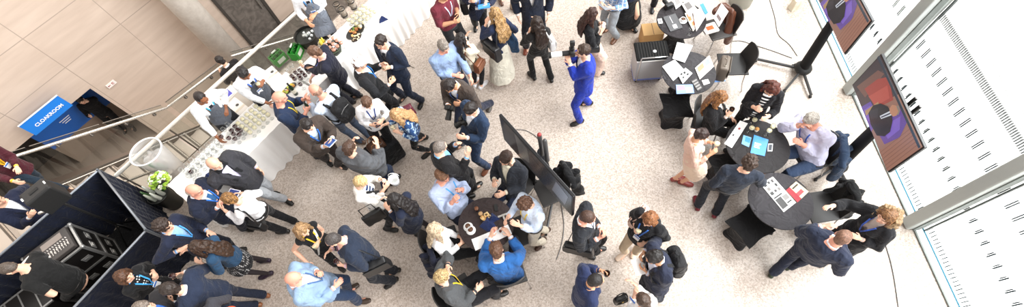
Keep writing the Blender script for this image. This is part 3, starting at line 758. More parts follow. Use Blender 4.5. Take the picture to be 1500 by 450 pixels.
# ------------------------------------------------------------------ stair
steel = mat('brushed_steel', '#cfc9c0', .28, .85)
dsteel = mat('dark_steel', '#6d665f', .4, .6)
tread_m = mat('stair_stone', '#c3b7ab', .55)
ST = empty('staircase', un(-2, 8.7, -2), 'stone staircase with steel nosings down to the cloakroom level', 'staircase')
off = Vector(un(-2, 8.7, -2))
def stp(g, name, m, parent=ST, smooth=False): return g.build(name, m, parent, off=off, smooth=smooth)
run, rise = .335, .168
k = 0
u0 = -3.95
RT = 12
for i in range(RT):
    z = -rise*(i+1); a = u0+run*i
    g = G(); g.prism([tuple(un(a, EDGE)[:2]), tuple(un(a+run+.02, EDGE)[:2]), tuple(un(a+run+.02, 10.0)[:2]), tuple(un(a, 10.0)[:2])], z-.16, z)
    t = stp(g, 'tread', tread_m)
    g = G(); g.prism([tuple(un(a+run-.055, EDGE)[:2]), tuple(un(a+run+.022, EDGE)[:2]), tuple(un(a+run+.022, 10.0)[:2]), tuple(un(a+run-.055, 10.0)[:2])], z, z+.006)
    stp(g, 'nosing', dsteel, t)
    g = G(); g.prism([tuple(un(a+run-.015, EDGE)[:2]), tuple(un(a+run+.012, EDGE)[:2]), tuple(un(a+run+.012, 10.0)[:2]), tuple(un(a+run-.015, 10.0)[:2])], z+.004, z+.012)
    stp(g, 'nosing_strip', steel, t)
zl = -rise*(RT+1); uL = u0+run*RT           # landing
g = G(); g.prism([tuple(un(uL, EDGE)[:2]), tuple(un(1.75, EDGE)[:2]), tuple(un(1.75, 10.0)[:2]), tuple(un(uL, 10.0)[:2])], zl-.2, zl)
stp(g, 'landing', slate)
z = zl; a = 1.75
for i in range(13):
    z -= rise; g = G(); g.prism([tuple(un(a, EDGE)[:2]), tuple(un(a+run+.02, EDGE)[:2]), tuple(un(a+run+.02, 10.0)[:2]), tuple(un(a, 10.0)[:2])], z-.16, z)
    stp(g, 'lower_tread', slate); a += run
# stringers and handrails
def para(u): 
    return -rise*((u-u0)/run) - .0
for nn, nm in ((10.02, 'stringer'),):
    g = G(); g.tube([un(u0-2.0, nn, para(u0-2.0)+.0), un(uL, nn, zl+.05), un(1.75, nn, zl+.05), un(6, nn, zl+.05-rise*(6-1.75)/run)], [(.045, .13)]*4, side=NA, n=4, capk=0); stp(g, nm, dsteel)
    g = G(); g.tube([un(u0-2.0, nn-.06, para(u0-2.0)+.12), un(uL, nn-.06, zl+.17)], [(.012, .012)]*2, n=6); stp(g, 'stringer_cap', steel, smooth=True)
def rail3(g, a, b, r=.024): g.tube([a, b], r, n=10)
RH = .95
g = G(); A = atn(13, 232, 10.0); A2 = atn(244, 158, 10.0); dA = A2-A
rail3(g, A-dA*1.2, A2, .03); o1 = stp(g, 'handrail', steel, smooth=True)
g = G(); B1 = atn(246, 156.5, 10.0); B2 = atn(327, 95, 10.0); rail3(g, B1, B2, .03); stp(g, 'handrail', steel, smooth=True)
g = G(); C1 = atn(340, 82, 10.0); C2 = atn(458, 47, 10.0); rail3(g, C1, C2+(C2-C1)*1.0, .028); stp(g, 'handrail', steel, smooth=True)
g = G(); D1 = atn(186, 265, 7.52); D2 = atn(240, 245, 7.52); rail3(g, D1-(D2-D1)*2, D2, .024); rail3(g, D2, D2+(D2-D1)*2.5-np.array([0, 0, .1]), .008); stp(g, 'handrail', steel, smooth=True)
# glass balustrade panels of the far side
gm, nt, N, L, b = nodes('clear_glass')
N.remove(b); out = N['Material Output']; tr = N.new('ShaderNodeBsdfTransparent'); tr.inputs[0].default_value = (.93, .95, .94, 1); gl = N.new('ShaderNodeBsdfGlossy'); gl.inputs['Roughness'].default_value = .03
fr = N.new('ShaderNodeFresnel'); fr.inputs[0].default_value = 1.35; ms = N.new('ShaderNodeMixShader'); L.new(fr.outputs[0], ms.inputs[0]); L.new(tr.outputs[0], ms.inputs[1]); L.new(gl.outputs[0], ms.inputs[2]); L.new(ms.outputs[0], out.inputs[0])
GLASS = gm
def pane(p, q, h0p, h0q, h1p, h1q, name='glass_panel', thick=.012, parent=None):
    d = q-p; nrm = np.array([-d[1], d[0], 0]); nrm = nrm/np.linalg.norm(nrm)*thick/2; up = np.array([0, 0, 1.])
    vs = []
    for sg in (1, -1): vs += [p+up*h0p+nrm*sg, q+up*h0q+nrm*sg, q+up*h1q+nrm*sg, p+up*h1p+nrm*sg]
    return G().add(vs, [(0, 1, 2, 3), (7, 6, 5, 4), (0, 4, 5, 1), (1, 5, 6, 2), (2, 6, 7, 3), (3, 7, 4, 0)])
def along(g0, g1, t): return g0*(1-t)+g1*t
for (a, b_, cnt) in ((A-dA*.3, A2, 3), (B1, B2, 1), (C1, C2, 2)):
    for i in range(cnt):
        p, q = along(a, b_, (i+.03)/cnt), along(a, b_, (i+.97)/cnt)
        dz = .85
        g = pane(p, q, -dz, -dz, .12, .12); stp(g, 'glass_panel', GLASS)
        g = G()
        for x, y in ((p, q),):
            g.tube([x+np.array([0, 0, .13]), y+np.array([0, 0, .13])], .008, n=6)
        stp(g, 'glass_edge', dsteel)
        for t in (.25, .75):
            x = along(p, q, t); stp(G().tube([x, x-NA*.05+np.array([0, 0, -.07])], .010, n=6).box(x-np.array([0, 0, .08]), (.05, .05, .05)), 'rail_bracket', dsteel)
# guard rail along the floor edge
GR = empty('guard_rail', un(1, EDGE, 0), 'long straight steel guard rail along the floor edge above the stairs', 'railing')
r1 = atn(170, 257, EDGE-.02); r2 = atn(434, 18, EDGE-.02)
offg = un(1, EDGE, 0)
G().tube([r1, r2], .033, n=12).build('rail', mat('satin_steel', '#e4dfd6', .3, .5), GR, off=offg, smooth=True)
for i in range(4):
    p, q = along(r1, r2, (i+.02)/4), along(r1, r2, (i+.98)/4)
    pane(p, q, -p[2]+.0, -q[2]+.0, -.03, -.03).build('glass_panel', GLASS, GR, off=offg)
    G().tube([p-np.array([0, 0, p[2]]), p], .014, n=8).build('post', dsteel, GR, off=offg)

# ------------------------------------------------------------------ glass wall on the right
GX = 5.31
frame_m = mat('facade_aluminium', '#b4b9b6', .5, 0)
dframe = mat('facade_gasket', '#5a5f5e', .5, .2)
G().box([5.255, 3, -.01], (.11, 20, .06)).build('window_sill', mat('sill_white', '#f2f2f0', .5), kind='structure')
G().box([5.2, 3, .012], (.022, 20, .03)).build('trim_2', mat('floor_channel', '#7f8583', .5, .4), kind='structure')
G().box([5.315, 3, .012], (.018, 20, .03)).build('trim_3', mat('teal_channel', '#1f6d84', .4, .2), kind='structure')
# facade glass with its printed rows of dashes
fg, nt, N, L, b = nodes('facade_glass')
N.remove(b); out = N['Material Output']
tc = N.new('ShaderNodeTexCoord'); s_ = N.new('ShaderNodeSeparateXYZ'); L.new(tc.outputs['Object'], s_.inputs[0])
def band(z0, z1): return mth('MULTIPLY', mth('GREATER_THAN', s_.outputs['Z'], z0), mth('LESS_THAN', s_.outputs['Z'], z1))
def bars(per, off, w): 
    f = mth('FRACT', mth('DIVIDE', mth('SUBTRACT', s_.outputs['Y'], off), per)); return mth('LESS_THAN', f, w/per)
tot = None
for (z0, z1, per, o_, w_, st) in ((.05, .17, .052, 0, .011, .9), (.74, .88, .145, 0, .014, 1), (.76, .86, .145, .022, .012, .9), (1.29, 1.48, .157, 0, .010, 1), (1.29, 1.48, .157, .025, .010, 1), (1.79, 1.90, .030, 0, .013, .8), (1.90, 2.08, .030, 0, .008, .4)):
    x = mth('MULTIPLY', mth('MULTIPLY', band(z0, z1), bars(per, o_, w_)), st)
    tot = x if tot is None else mth('MAXIMUM', tot, x)
tot = mth('MAXIMUM', tot, mth('MULTIPLY', band(1.86, 2.12), .22))
tr = N.new('ShaderNodeBsdfTransparent'); tr.inputs[0].default_value = (.97, .985, .98, 1)
df = N.new('ShaderNodeBsdfDiffuse'); df.inputs[0].default_value = lin('#39434a')
ms = N.new('ShaderNodeMixShader'); L.new(tot, ms.inputs[0]); L.new(tr.outputs[0], ms.inputs[1]); L.new(df.outputs[0], ms.inputs[2]); L.new(ms.outputs[0], out.inputs[0])
ys = [-.3, 2.0, 4.3, 6.6, 8.9]
for i in range(4):
    G().box([GX+.03, (ys[i]+ys[i+1])/2, 4.0], (.012, ys[i+1]-ys[i]-.06, 8.0)).build('window_%d' % (i+1), fg, kind='structure')
def mullion(y):
    m = G().box([GX-.10, y, 4.02], (.26, .17, 8.0), bev=.02).build('window_mullion', frame_m, kind='structure')
    G().box([GX-.10, y+.089, 4.02], (.05, .01, 8.0)).build('mullion_edge', mat('mullion_dark', '#75675f', .5, 0), m)
    G().box([GX-.10, y-.092, 4.02], (.09, .016, 8.0)).build('mullion_rebate', mat('mullion_rebate', '#6d736f', .5, 0), m)
    G().box([GX+.02, y-.115, 4.02], (.03, .02, 8.0)).build('mullion_gasket', dframe, m)
for y in ys: mullion(y)
m = mat('terrace_paving', '#f6f5f2', .8)
G().box([17, 4, -.1], (23.3, 40, .12)).build('ground_terrace', m, kind='structure')
# ------------------------------------------------------------------ furniture and things
def copy_tree(o, loc=None, rz=None, label=None, group=None):
    c = o.copy(); COL.objects.link(c)
    if loc is not None: c.location = Vector(loc)
    if rz is not None: c.rotation_euler = (0, 0, rz)
    if label: c['label'] = label
    if group: c['group'] = group
    for ch in [x for x in COL.objects if x.parent == o]:
        d = ch.copy(); COL.objects.link(d); d.parent = c
        for gch in [x for x in COL.objects if x.parent == ch]:
            e = gch.copy(); COL.objects.link(e); e.parent = d
    return c
black_cover = cloth('#1c1a1b', rough=.9)
chrome = mat('chrome', '#c9c9c9', .2, .95)
blackp = mat('black_plastic', '#161616', .45)
paper = mat('paper', '#f4f3f0', .7)
def stretch(r_top, r_mid, r_foot, h, n=48, lobes=4, ph=0.0, sq=0.0):
    """elastic cover pulled over a frame: round or square top, narrow middle, feet pulled out at the corners"""
    g = G(); vs = []; fs = []; L = 14
    for j in range(L+1):
        t = j/L; z = h*t
        for k in range(n):
            a = 2*math.pi*k/n; c = abs(math.cos((a-ph)*lobes/2.0))
            star = (c**3)
            rt = r_top*(1/max(abs(math.cos(a-ph-math.pi/4)), abs(math.sin(a-ph-math.pi/4)))*sq*.80+(1-sq))
            rf = r_mid*1.02+(r_foot-r_mid)*star
            w = (1-t)**2.2; w2 = t**3.5
            r = r_mid*(1-w-w2) + rf*w + rt*w2
            vs.append((r*math.cos(a), r*math.sin(a), z))
    for j in range(L):
        for k in range(n): fs.append((j*n+k, j*n+(k+1) % n, (j+1)*n+(k+1) % n, (j+1)*n+k))
    fs.append(tuple(range(n-1, -1, -1))); fs.append(tuple(range(L*n, L*n+n)))
    return g.add(vs, fs)
def round_table(label, c, r, col='#3b3233', ph=.4, z=.75):
    E = empty('round_table', (c[0], c[1], 0), label, 'table', 'round tables under black stretch covers')
    G().lathe([(r*.98, z-.03), (r, z-.02), (r, z-.004), (r*.985, z)], n=64).build('tabletop', cloth(col, rough=.8), E, smooth='auto')
    stretch(r*.98, .10, .27, z-.03, lobes=4, ph=ph).build('stretch_cover', black_cover, E, smooth='auto')
    return E
def stool(label, px, py, rz, s=1.0):
    c = at(px, py, .45)
    E = empty('stool', (c[0], c[1], 0), label, 'stool', 'stools with black stretch covers', rz=rz)
    stretch(.26*s, .16*s, .23*s, .44, lobes=4, ph=math.pi/4, sq=1.0).build('stretch_cover', black_cover, E, smooth='auto')
    n = 40; vs = []; fs = []
    g = G(); prof = []
    for j, (k, z) in enumerate(((1.0, .435), (1.0, .452), (.6, .468), (.2, .474))):
        for q in range(n):
            a = 2*math.pi*q/n
            rt = .262*s*k*(1/max(abs(math.cos(a)), abs(math.sin(a)))*.80)*(1+.10*abs(math.cos(2*(a+math.pi/4)))**4 if 0 else 1)
            cor = abs(math.sin(2*a))**3; rr = rt*(1+.12*cor)
            vs.append((rr*math.cos(a), rr*math.sin(a), z))
    for j in range(3):
        for q in range(n): fs.append((j*n+q, j*n+(q+1) % n, (j+1)*n+(q+1) % n, (j+1)*n+q))
    fs += [tuple(range(n-1, -1, -1)), tuple(range(3*n, 4*n))]
    g.add(vs, fs).build('seat_cushion', cloth('#141314', rough=.95), E, smooth='auto')
    return E
def chair(label, p, rz, col='#2b2928'):
    """p floor point under the seat centre, rz direction the sitter faces"""
    E = empty('chair', (p[0], p[1], 0), label, 'chair', 'black chairs with chrome legs', rz=rz)
    m = mat('chair_shell', col, .5)
    g = G(); g.box([0, 0, .455], (.44, .44, .03), bev=.012); g.build('seat', m, E, smooth='auto')
    vs = []; fs = []; n = 11; L = 8
    for s_ in (0, 1):
        for j in range(L):
            t = j/(L-1)
            for k in range(n):
                a = (k/(n-1)-.5)*2; y = a*(.21-.02*t); x = -.20-.07*t+.05*a*a - s_*.016
                vs.append((x, y, .47+.34*t-(.03*abs(a)**3 if j == L-1 else 0)))
    for s_ in (0, 1):
        for j in range(L-1):
            for k in range(n-1):
                b = s_*L*n+j*n+k; q = (b, b+1, b+n+1, b+n); fs.append(q if s_ == 0 else q[::-1])
    for j in range(L-1):
        for k in (0, n-1):
            a = j*n+k; q = (a, a+n, a+n+L*n, a+L*n); fs.append(q if k == 0 else q[::-1])
    for k in range(n-1):
        for j in (0, L-1):
            a = j*n+k; q = (a, a+L*n, a+1+L*n, a+1); fs.append(q if j == 0 else q[::-1])
    G().add(vs, fs).build('backrest', m, E, smooth='auto')
    for sx in (1, -1):
        for sy in (1, -1):
            G().tube([(sx*.17, sy*.19, .44), (sx*.19, sy*.215, .2), (sx*(.24), sy*.235, .012)], .011, n=8).build('leg', chrome, E, smooth=True)
    G().tube([(.17, .19, .43), (-.17, .19, .43), (-.17, -.19, .43), (.17, -.19, .43), (.17, .19, .43)], .010, n=8).build('seat_frame', chrome, E, smooth=True)
    return E
def quadsheet(name, label, cat, px, z, m, th=.003, group=None, deco=()):
    """flat printed thing lying at height z; px its four corners as the photo shows them"""
    q = [at(x, y, z) for x, y in px]; c = sum(q)/4
    E = G().prism([(p[0]-c[0], p[1]-c[1]) for p in (q if ((q[1]-q[0])[0]*(q[2]-q[1])[1]-(q[1]-q[0])[1]*(q[2]-q[1])[0]) > 0 else q[::-1])], 0, th).build(name, m)
    E.location = Vector((c[0], c[1], z)); setp(E, label, cat, group)
    def P(u, v): 
        return (q[0]*(1-u)*(1-v)+q[1]*u*(1-v)+q[2]*u*v+q[3]*(1-u)*v)-c
    for (nm, u0_, v0_, u1_, v1_, col) in deco:
        a = [P(u0_, v0_), P(u1_, v0_), P(u1_, v1_), P(u0_, v1_)]
        if ((a[1]-a[0])[0]*(a[2]-a[1])[1]-(a[1]-a[0])[1]*(a[2]-a[1])[0]) < 0: a = a[::-1]
        G().prism([(p[0], p[1]) for p in a], th, th+.0008).build(nm, mat('print_ink', col, .6), E)
    return E
glassm = GLASS
def clearglass():
    if 'cg' in MATS: return MATS['cg']
    m = bpy.data.materials.new('drinking_glass'); m.use_nodes = True; nt = m.node_tree; N = nt.nodes; L = nt.links; N.remove(N['Principled BSDF'])
    tr = N.new('ShaderNodeBsdfTransparent'); tr.inputs[0].default_value = (.97, .98, .98, 1); g = N.new('ShaderNodeBsdfGlossy'); g.inputs['Roughness'].default_value = .05
    lw = N.new('ShaderNodeLayerWeight'); lw.inputs[0].default_value = .12; ms = N.new('ShaderNodeMixShader'); L.new(lw.outputs['Facing'], ms.inputs[0]); L.new(tr.outputs[0], ms.inputs[1]); L.new(g.outputs[0], ms.inputs[2]); L.new(ms.outputs[0], N['Material Output'].inputs[0])
    MATS['cg'] = m; return m
CG = clearglass()
GL = {}
def wine_glass(loc, fill, label, group=None, z=None):
    """stemmed glass; first of a colour is built, the others are copies"""
    loc = np.array(loc, float)
    if fill in GL: return copy_tree(GL[fill], loc, 0, label, group)
    E = empty('wine_glass', loc, label, 'glass', group)
    G().lathe([(.034, 0), (.034, .003), (.006, .006), (.004, .02), (.004, .075), (.012, .082), (.034, .105), (.0385, .13), (.034, .165), (.032, .165), (.036, .13), (.031, .106), (.003, .09)], n=20).build('bowl', CG, E, smooth=True)
    if fill: G().lathe([(.008, .0875), (.031, .106), (.036, .128), (.0355, .135)], n=20).build('drink', mat('drink', fill, .12, spec=.6), E, smooth=True)
    GL[fill] = E; return E
def tumbler(loc, fill, label, group=None):
    k = 't'+fill; loc = np.array(loc, float)
    if k in GL: return copy_tree(GL[k], loc, 0, label, group)
    E = empty('tumbler', loc, label, 'glass', group)
    G().lathe([(.028, 0), (.030, .004), (.036, .095), (.034, .095), (.028, .008)], n=20).build('bowl', CG, E, smooth=True)
    G().lathe([(.026, .008), (.031, .07), (.030, .072)], n=20).build('drink', mat('drink', fill, .12, spec=.6), E, smooth=True)
    GL[k] = E; return E
def cup(loc, label, col='#f5f4f2', inner='#5b3a22', group=None):
    E = empty('cup', loc, label, 'cup', group)
    G().lathe([(.025, 0), (.038, .02), (.042, .06), (.039, .06), (.034, .02)], n=24).build('cup_body', mat('ceramic', col, .3), E, smooth=True)
    G().lathe([(.033, .04), (.039, .052)], n=24).build('coffee', mat('drink', inner, .2), E, smooth=True)
    G().lathe([(.03, 0), (.065, .006), (.068, .012), (.03, .006)], n=28).build('saucer', mat('ceramic', col, .3), E, smooth=True)
    return E

# --- bar tables under white draped cloths
white_cloth = mat('table_linen', '#f8f6f3', .9, bump=.12, bscale=220)
def skirt_table(label, u0, u1, n0, n1, h=.75):
    c = un((u0+u1)/2, (n0+n1)/2)
    E = empty('bar_table', (c[0], c[1], 0), label, 'table', 'long bar tables under white cloth', rz=math.radians(52.5))
    lu, ln = u1-u0, n1-n0
    G().box([0, 0, h-.02], (lu-.02, ln-.02, .04)).build('tabletop', mat('table_board', '#e8e4de', .7), E)
    for sx in (1, -1):
        for sy in (1, -1): G().tube([(sx*(lu/2-.12), sy*(ln/2-.1), 0), (sx*(lu/2-.12), sy*(ln/2-.1), h-.04)], .015, n=8).build('leg', dsteel, E, smooth=True)
    # cloth: flat top, pleated sides falling to the floor
    per = []; cr = .03
    def edge(x0, y0, x1, y1, nx, ny):
        L_ = math.hypot(x1-x0, y1-y0); k = max(2, int(L_/.018))
        for i in range(k):
            t = i/k; per.append((x0+(x1-x0)*t, y0+(y1-y0)*t, nx, ny))
    hx, hy = lu/2, ln/2
    edge(-hx, -hy, hx, -hy, 0, -1); edge(hx, -hy, hx, hy, 1, 0); edge(hx, hy, -hx, hy, 0, 1); edge(-hx, hy, -hx, -hy, -1, 0)
    n = len(per); vs = []; fs = []; L = 10; rs = random.random()*9
    s = 0
    for j in range(L+1):
        t = j/L; z = h*(1-t)+.004
        for i, (x, y, nx, ny) in enumerate(per):
            ph = i*.018
            w = math.sin(ph*34+2.5*math.sin(ph*2.3+rs)+.6*math.sin(ph*9))
            amp = .003+.022*t**.8
            out = amp*(w+.5)+.035*t
            vs.append((x+nx*out, y+ny*out, max(.003, z)))
    for j in range(L):
        for i in range(n): fs.append((j*n+i, (j+1)*n+i, (j+1)*n+(i+1) % n, j*n+(i+1) % n))
    fs.append(tuple(range(n)))
    g = G().add(vs, fs); o = g.build('tablecloth', white_cloth, smooth='auto'); o.location = (c[0], c[1], .002); o.rotation_euler = (0, 0, math.radians(52.5))
    setp(o, label.replace('bar table', 'cloth falling in pleats over bar table') if 0 else 'white pleated cloth over the '+label.split(' under')[0], 'tablecloth', 'white bar tablecloths')
    return E
skirt_table('upper long bar table under white pleated cloth', 1.62, 5.6, 5.78, 6.36)
skirt_table('lower long bar table under white pleated cloth', -.92, 1.58, 5.80, 6.50)
TZ = .757
def T(px, py, z=TZ): return at(px, py, z)
# red wine clusters
for i, (x, y) in enumerate([(331, 206), (342, 208), (349, 202), (351, 191), (355, 196), (357, 203), (351, 209), (359, 197), (346, 197)]):
    wine_glass(T(x, y), '#3a0d14', 'glass of red wine in the cluster by the lower waiter on the bar', 'red wine glasses on the lower bar end')
for i, (x, y) in enumerate([(432.7, 118), (436.7, 122), (438, 113), (443, 117), (444, 109.5), (446, 121), (448, 113), (452, 117), (454, 108), (449.5, 104), (457, 112), (445, 130)]):
    wine_glass(T(x, y), '#3a0d14', 'glass of red wine in the dozen in the middle of the bar', 'red wine glasses in the middle of the bar')
for (x, y) in [(566, 4), (572.6, 3), (578, 4), (569, -1), (575, -2)]:
    wine_glass(T(x, y), '#3a0d14', 'glass of red wine at the upper end of the bar', 'red wine glasses at the upper bar end')
wine_glass(T(288, 257), '#3a0d14', 'single glass of red wine at the lowest corner of the bar')
# white wine and rose in rows
for i in range(5):
    for j in range(4):
        p = un(.42+i*.095, 5.98+j*.10, TZ); wine_glass(p, '#eadfb8', 'glass of white wine in the rows on the lower bar table', 'white wine glasses on the lower bar')
for i in range(3):
    for j in range(2): wine_glass(un(.95+i*.09, 5.95+j*.095, TZ), '#e9a78c', 'glass of rose wine beside the white wine rows', 'rose wine glasses on the lower bar')
for i in range(5):
    for j in range(4): wine_glass(un(2.95+i*.095, 5.95+j*.095, TZ), '#eadfb8', 'glass of white wine in the rows on the upper bar table', 'white wine glasses on the upper bar')
for i in range(6):
    for j in range(3): wine_glass(un(2.05+i*.09, 5.98+j*.10, TZ), '#e9a78c', 'glass of rose wine in the rows at the near end of the upper bar table', 'rose wine glasses on the upper bar')
for (x, y) in [(403, 104), (421, 109), (425, 104), (430, 100)]:
    wine_glass(T(x+3, y+3), '', 'empty stemmed glass on the bar behind the green bottle carriers', 'empty glasses at the bar back')
for (x, y) in [(335, 196), (341, 189)]: wine_glass(T(x, y), '', 'empty stemmed glass beside the lower waiter apron', 'empty glasses by the lower waiter')
# empty glasses stacked by the clear bin
for i in range(7):
    for j in range(3):
        wine_glass(un(-.62+i*.10+.02*(j % 2), 6.20+j*.09, TZ), '', 'empty stemmed glass crowded at the lower bar end by the clear bin', 'empty glasses at the lower bar end')
# platters
def platter(label, x, y, rz, cols, r=(.2, .11)):
    c = T(x, y); E = empty('platter', c, label, 'platter', rz=rz)
    G().lathe([(.6, 0), (1, .012), (1, .018), (.6, .008)], n=32).build('tray', mat('slate_tray', '#2b2b2a', .4), E, smooth='auto')
    [ch for ch in COL.objects if ch.parent == E][0].scale = (r[0], r[1], 1)
    for i in range(14):
        a = random.random()*6.28; k = math.sqrt(random.random())*.75
        G().box([r[0]*k*math.cos(a), r[1]*k*math.sin(a), .026], (.055, .04, .028), rz=random.random()*3, bev=.01).build('canape', mat('canape', cols[i % len(cols)], .6), E, smooth='auto')
    return E
platter('slate platter of orange and brown sandwich rolls on the upper bar', 521, 47, .9, ['#c98d4f', '#e0b070', '#a6683a', '#7d9a4a'], (.20, .12))
platter('dark platter of dumplings near the bar edge', 523, 56, .9, ['#e8d9b0', '#3d2a1e'], (.11, .06))
platter('platter of yellow and green snacks beside the dark bottle', 424, 131, .9, ['#e7c64a', '#b9c24e', '#d89a52', '#e9e2cf'], (.15, .07))
# navy napkins
def napkin(label, x, y, z, rz, s=.09):
    c = at(x, y, z); E = G().add([(-s, -s*.6, 0), (s, -s*.5, 0), (s*.3, s, 0), (-s*.6, s*.5, 0), (0, 0, s*1.1), (s*.25, .1*s, s*.8)], [(3, 2, 1, 0), (0, 1, 5, 4), (1, 2, 5), (2, 3, 4, 5), (3, 0, 4)]).build('napkin', cloth('#27345f'))
    E.location = Vector(c); E.rotation_euler = (0, 0, rz); return setp(E, label, 'napkin')
napkin('folded navy napkin standing on the upper bar table', 561, 29, TZ, .4)
napkin('folded navy napkin at the lower bar end by the bald man', 309, 260, TZ, 2.2, .11)
def bottle(label, loc, col, h=.3, r=.037, tilt=0, neck=None, capc='#1c1c1c'):
    E = empty('bottle', loc, label, 'bottle'); E.rotation_euler = (tilt, 0, random.random()*3)
    G().lathe([(r*.9, 0), (r, .008), (r, h*.6), (r*.75, h*.70), (.014, h*.80), (.013, h*.97)], n=20).build('glass_body', mat('bottle_glass', col, .1, spec=.7), E, smooth=True)
    G().lathe([(.0155, h*.90), (.0155, h), (.010, h*1.004)], n=16).build('cap', mat('bottle_foil', capc, .3, .4), E, smooth=True)
    G().lathe([(r+.001, h*.2), (r+.001, h*.48)], n=20, close=False).build('label', mat('bottle_label', '#e9e4d2', .6), E, smooth=True)
    return E
bottle('dark green wine bottle standing beside the dozen red wines', T(434, 138), '#17301a')
# steel bowls and tubs
def tub(name, label, p, r, h, col, inside, n_in=10, cat='tub'):
    E = empty(name, p, label, cat)
    G().lathe([(r*.8, 0), (r, h), (r*1.04, h), (r*1.04, h-.012), (r*1.0, h-.012)], n=36, close=False).build('shell', mat('tub_plastic', col, .35), E, smooth='auto')
    G().lathe([(r*.79, .004), (r*.95, h-.05), (r*.9, h-.05)], n=30).build('shell_inside', mat('tub_inside', '#2a2b28', .5), E, smooth=True)
    for i in range(n_in):
        a = random.random()*6.28; k = math.sqrt(random.random())*.7*r
        if inside == 'ice':
            g = G().box([k*math.cos(a), k*math.sin(a), h-.03], (.045, .045, .045), rz=a, bev=.01); g.build('ice_lump', mat('ice', '#eef2f3', .15), E, smooth='auto')
        else:
            G().tube([(k*math.cos(a), k*math.sin(a), h-.12), (k*math.cos(a)*1.2, k*math.sin(a)*1.2, h+.05)], [.03, .014], n=10).build('bottle_neck', mat('bottle_glass', inside, .15), E, smooth=True)
    return E
tub('ice_tub', 'black round tub of ice and bottles on the floor behind the bar', at(455, 62, 0.0), .23, .22, '#171717', 'ice', 9)
tub('steel_bowl', 'dark green bowl of ice standing on the near end of the upper bar table', T(491, 75), .14, .12, '#3d4a30', 'ice', 7, 'bowl')
tub('lemon_bowl', 'small bowl heaped with yellow lemon pieces beside the upper bar table', T(474, 66, .72), .07, .07, '#cfc9b8', '#e3cf52', 5, 'bowl')
# glass jars on the upper bar
for k, (x, y) in enumerate(((499, 18), (506, 25), (514, 8), (520, 14))):
    c = T(x, y); E = empty('glass_jar', c, 'clear glass jar with black band standing at the upper bar behind the waiter', 'jar', 'glass jars at the upper bar')
    G().lathe([(.05, 0), (.062, .01), (.062, .20), (.05, .22), (.046, .22), (.058, .19), (.058, .015)], n=24).build('jar_body', CG, E, smooth=True)
    for z in (.05, .19): G().lathe([(.0635, z), (.0635, z+.022)], n=24, close=False).build('band', blackp, E, smooth=True)
    G().lathe([(.048, .012), (.055, .15)], n=20).build('contents', mat('jar_contents', '#8c7a69', .5), E, smooth=True)
# green bottle carriers
for k, (x, y, lab) in enumerate(((412, 90, 'left green and white cardboard beer carrier on the floor edge'), (437, 81, 'right green and white cardboard beer carrier next to the ice tub'))):
    c = at(x, y, .0); E = empty('beer_carrier', c, lab, 'carrier', rz=.9+k*.5)
    m = mat('carrier_green', '#2f9a35', .5)
    g = G()
    for (cx_, cy_, sx, sy) in ((0, -.085, .26, .012), (0, .085, .26, .012), (-.13, 0, .012, .17), (.13, 0, .012, .17), (0, 0, .26, .010)): g.box([cx_, cy_, .10], (sx, sy, .2 if cx_ or cy_ else .26))
    g.build('carton', m, E)
    G().box([0, 0, .29], (.10, .022, .03), bev=.008).build('handle', mat('carrier_white', '#eef3ea', .5), E)
    for sg in (1, -1): G().box([0, sg*.093, .1], (.16, .004, .09)).build('white_panel', mat('carrier_white', '#eef3ea', .5), E)
    for i in range(3):
        for j in (-1, 1):
            G().lathe([(.03, .01), (.03, .15), (.012, .20), (.012, .235), (.015, .236), (.015, .245)], (-.085+i*.085, j*.045, 0), n=14).build('beer_bottle', mat('bottle_glass', '#1f5a22', .15), E, smooth=True)
# cartons behind the bar
def carton(label, px4, z0, h, col='#dcd7d0', top=None, logo=True):
    q = [at(x, y, z0+h) for x, y in px4]; c = sum(q)/4
    a = (q[1]-q[0]+q[2]-q[3])/2; b = (q[3]-q[0]+q[2]-q[1])/2
    rz = math.atan2(a[1], a[0]); E = empty('carton', (c[0], c[1], z0), label, 'box', rz=rz)
    w, d = np.linalg.norm(a), np.linalg.norm(b)
    G().box([0, 0, h/2], (w, d, h), bev=.006).build('box_body', mat('carton_board', col, .75), E)
    G().box([0, 0, h+.001], (w*.98, .045, .002)).build('tape', mat('packing_tape', '#c9bfae', .4), E)
    if logo: G().lathe([(.03, 0), (.022, .0015)], (w*.22, d*.18, h), n=16).build('printed_mark', mat('ink_black', '#3c3a38', .6), E)
    return E
carton('white carton standing beside the middle of the bar under the beer carriers', [(380, 109), (398, 96), (416, 113), (397, 128)], .0, .62)
carton('grey-white carton between the two lower waiters', [(326, 158), (345, 140), (372, 166), (352, 184)], .0, .62)
c = quadsheet('tablet_computer', 'tablet with purple blue screen lying on the carton between the waiters', 'tablet', [(325, 137), (333, 129), (343, 137), (335, 144)], .66, mat('white_bezel', '#e9e9ea', .3), .008, deco=(('screen', .1, .1, .9, .9, '#4a48a8'),))
G().box([0, 0, -.33], (.30, .24, .66)).build('stand_box', mat('carton_board', '#cfc8bf', .75), None).location = c.location
bx = [o for o in COL.objects if o.name.startswith('stand_box')][-1]; bx.name = 'carton'; bx.rotation_euler = (0, 0, .9); setp(bx, 'pale carton under the tablet with purple screen', 'box'); bx.location.z = .655
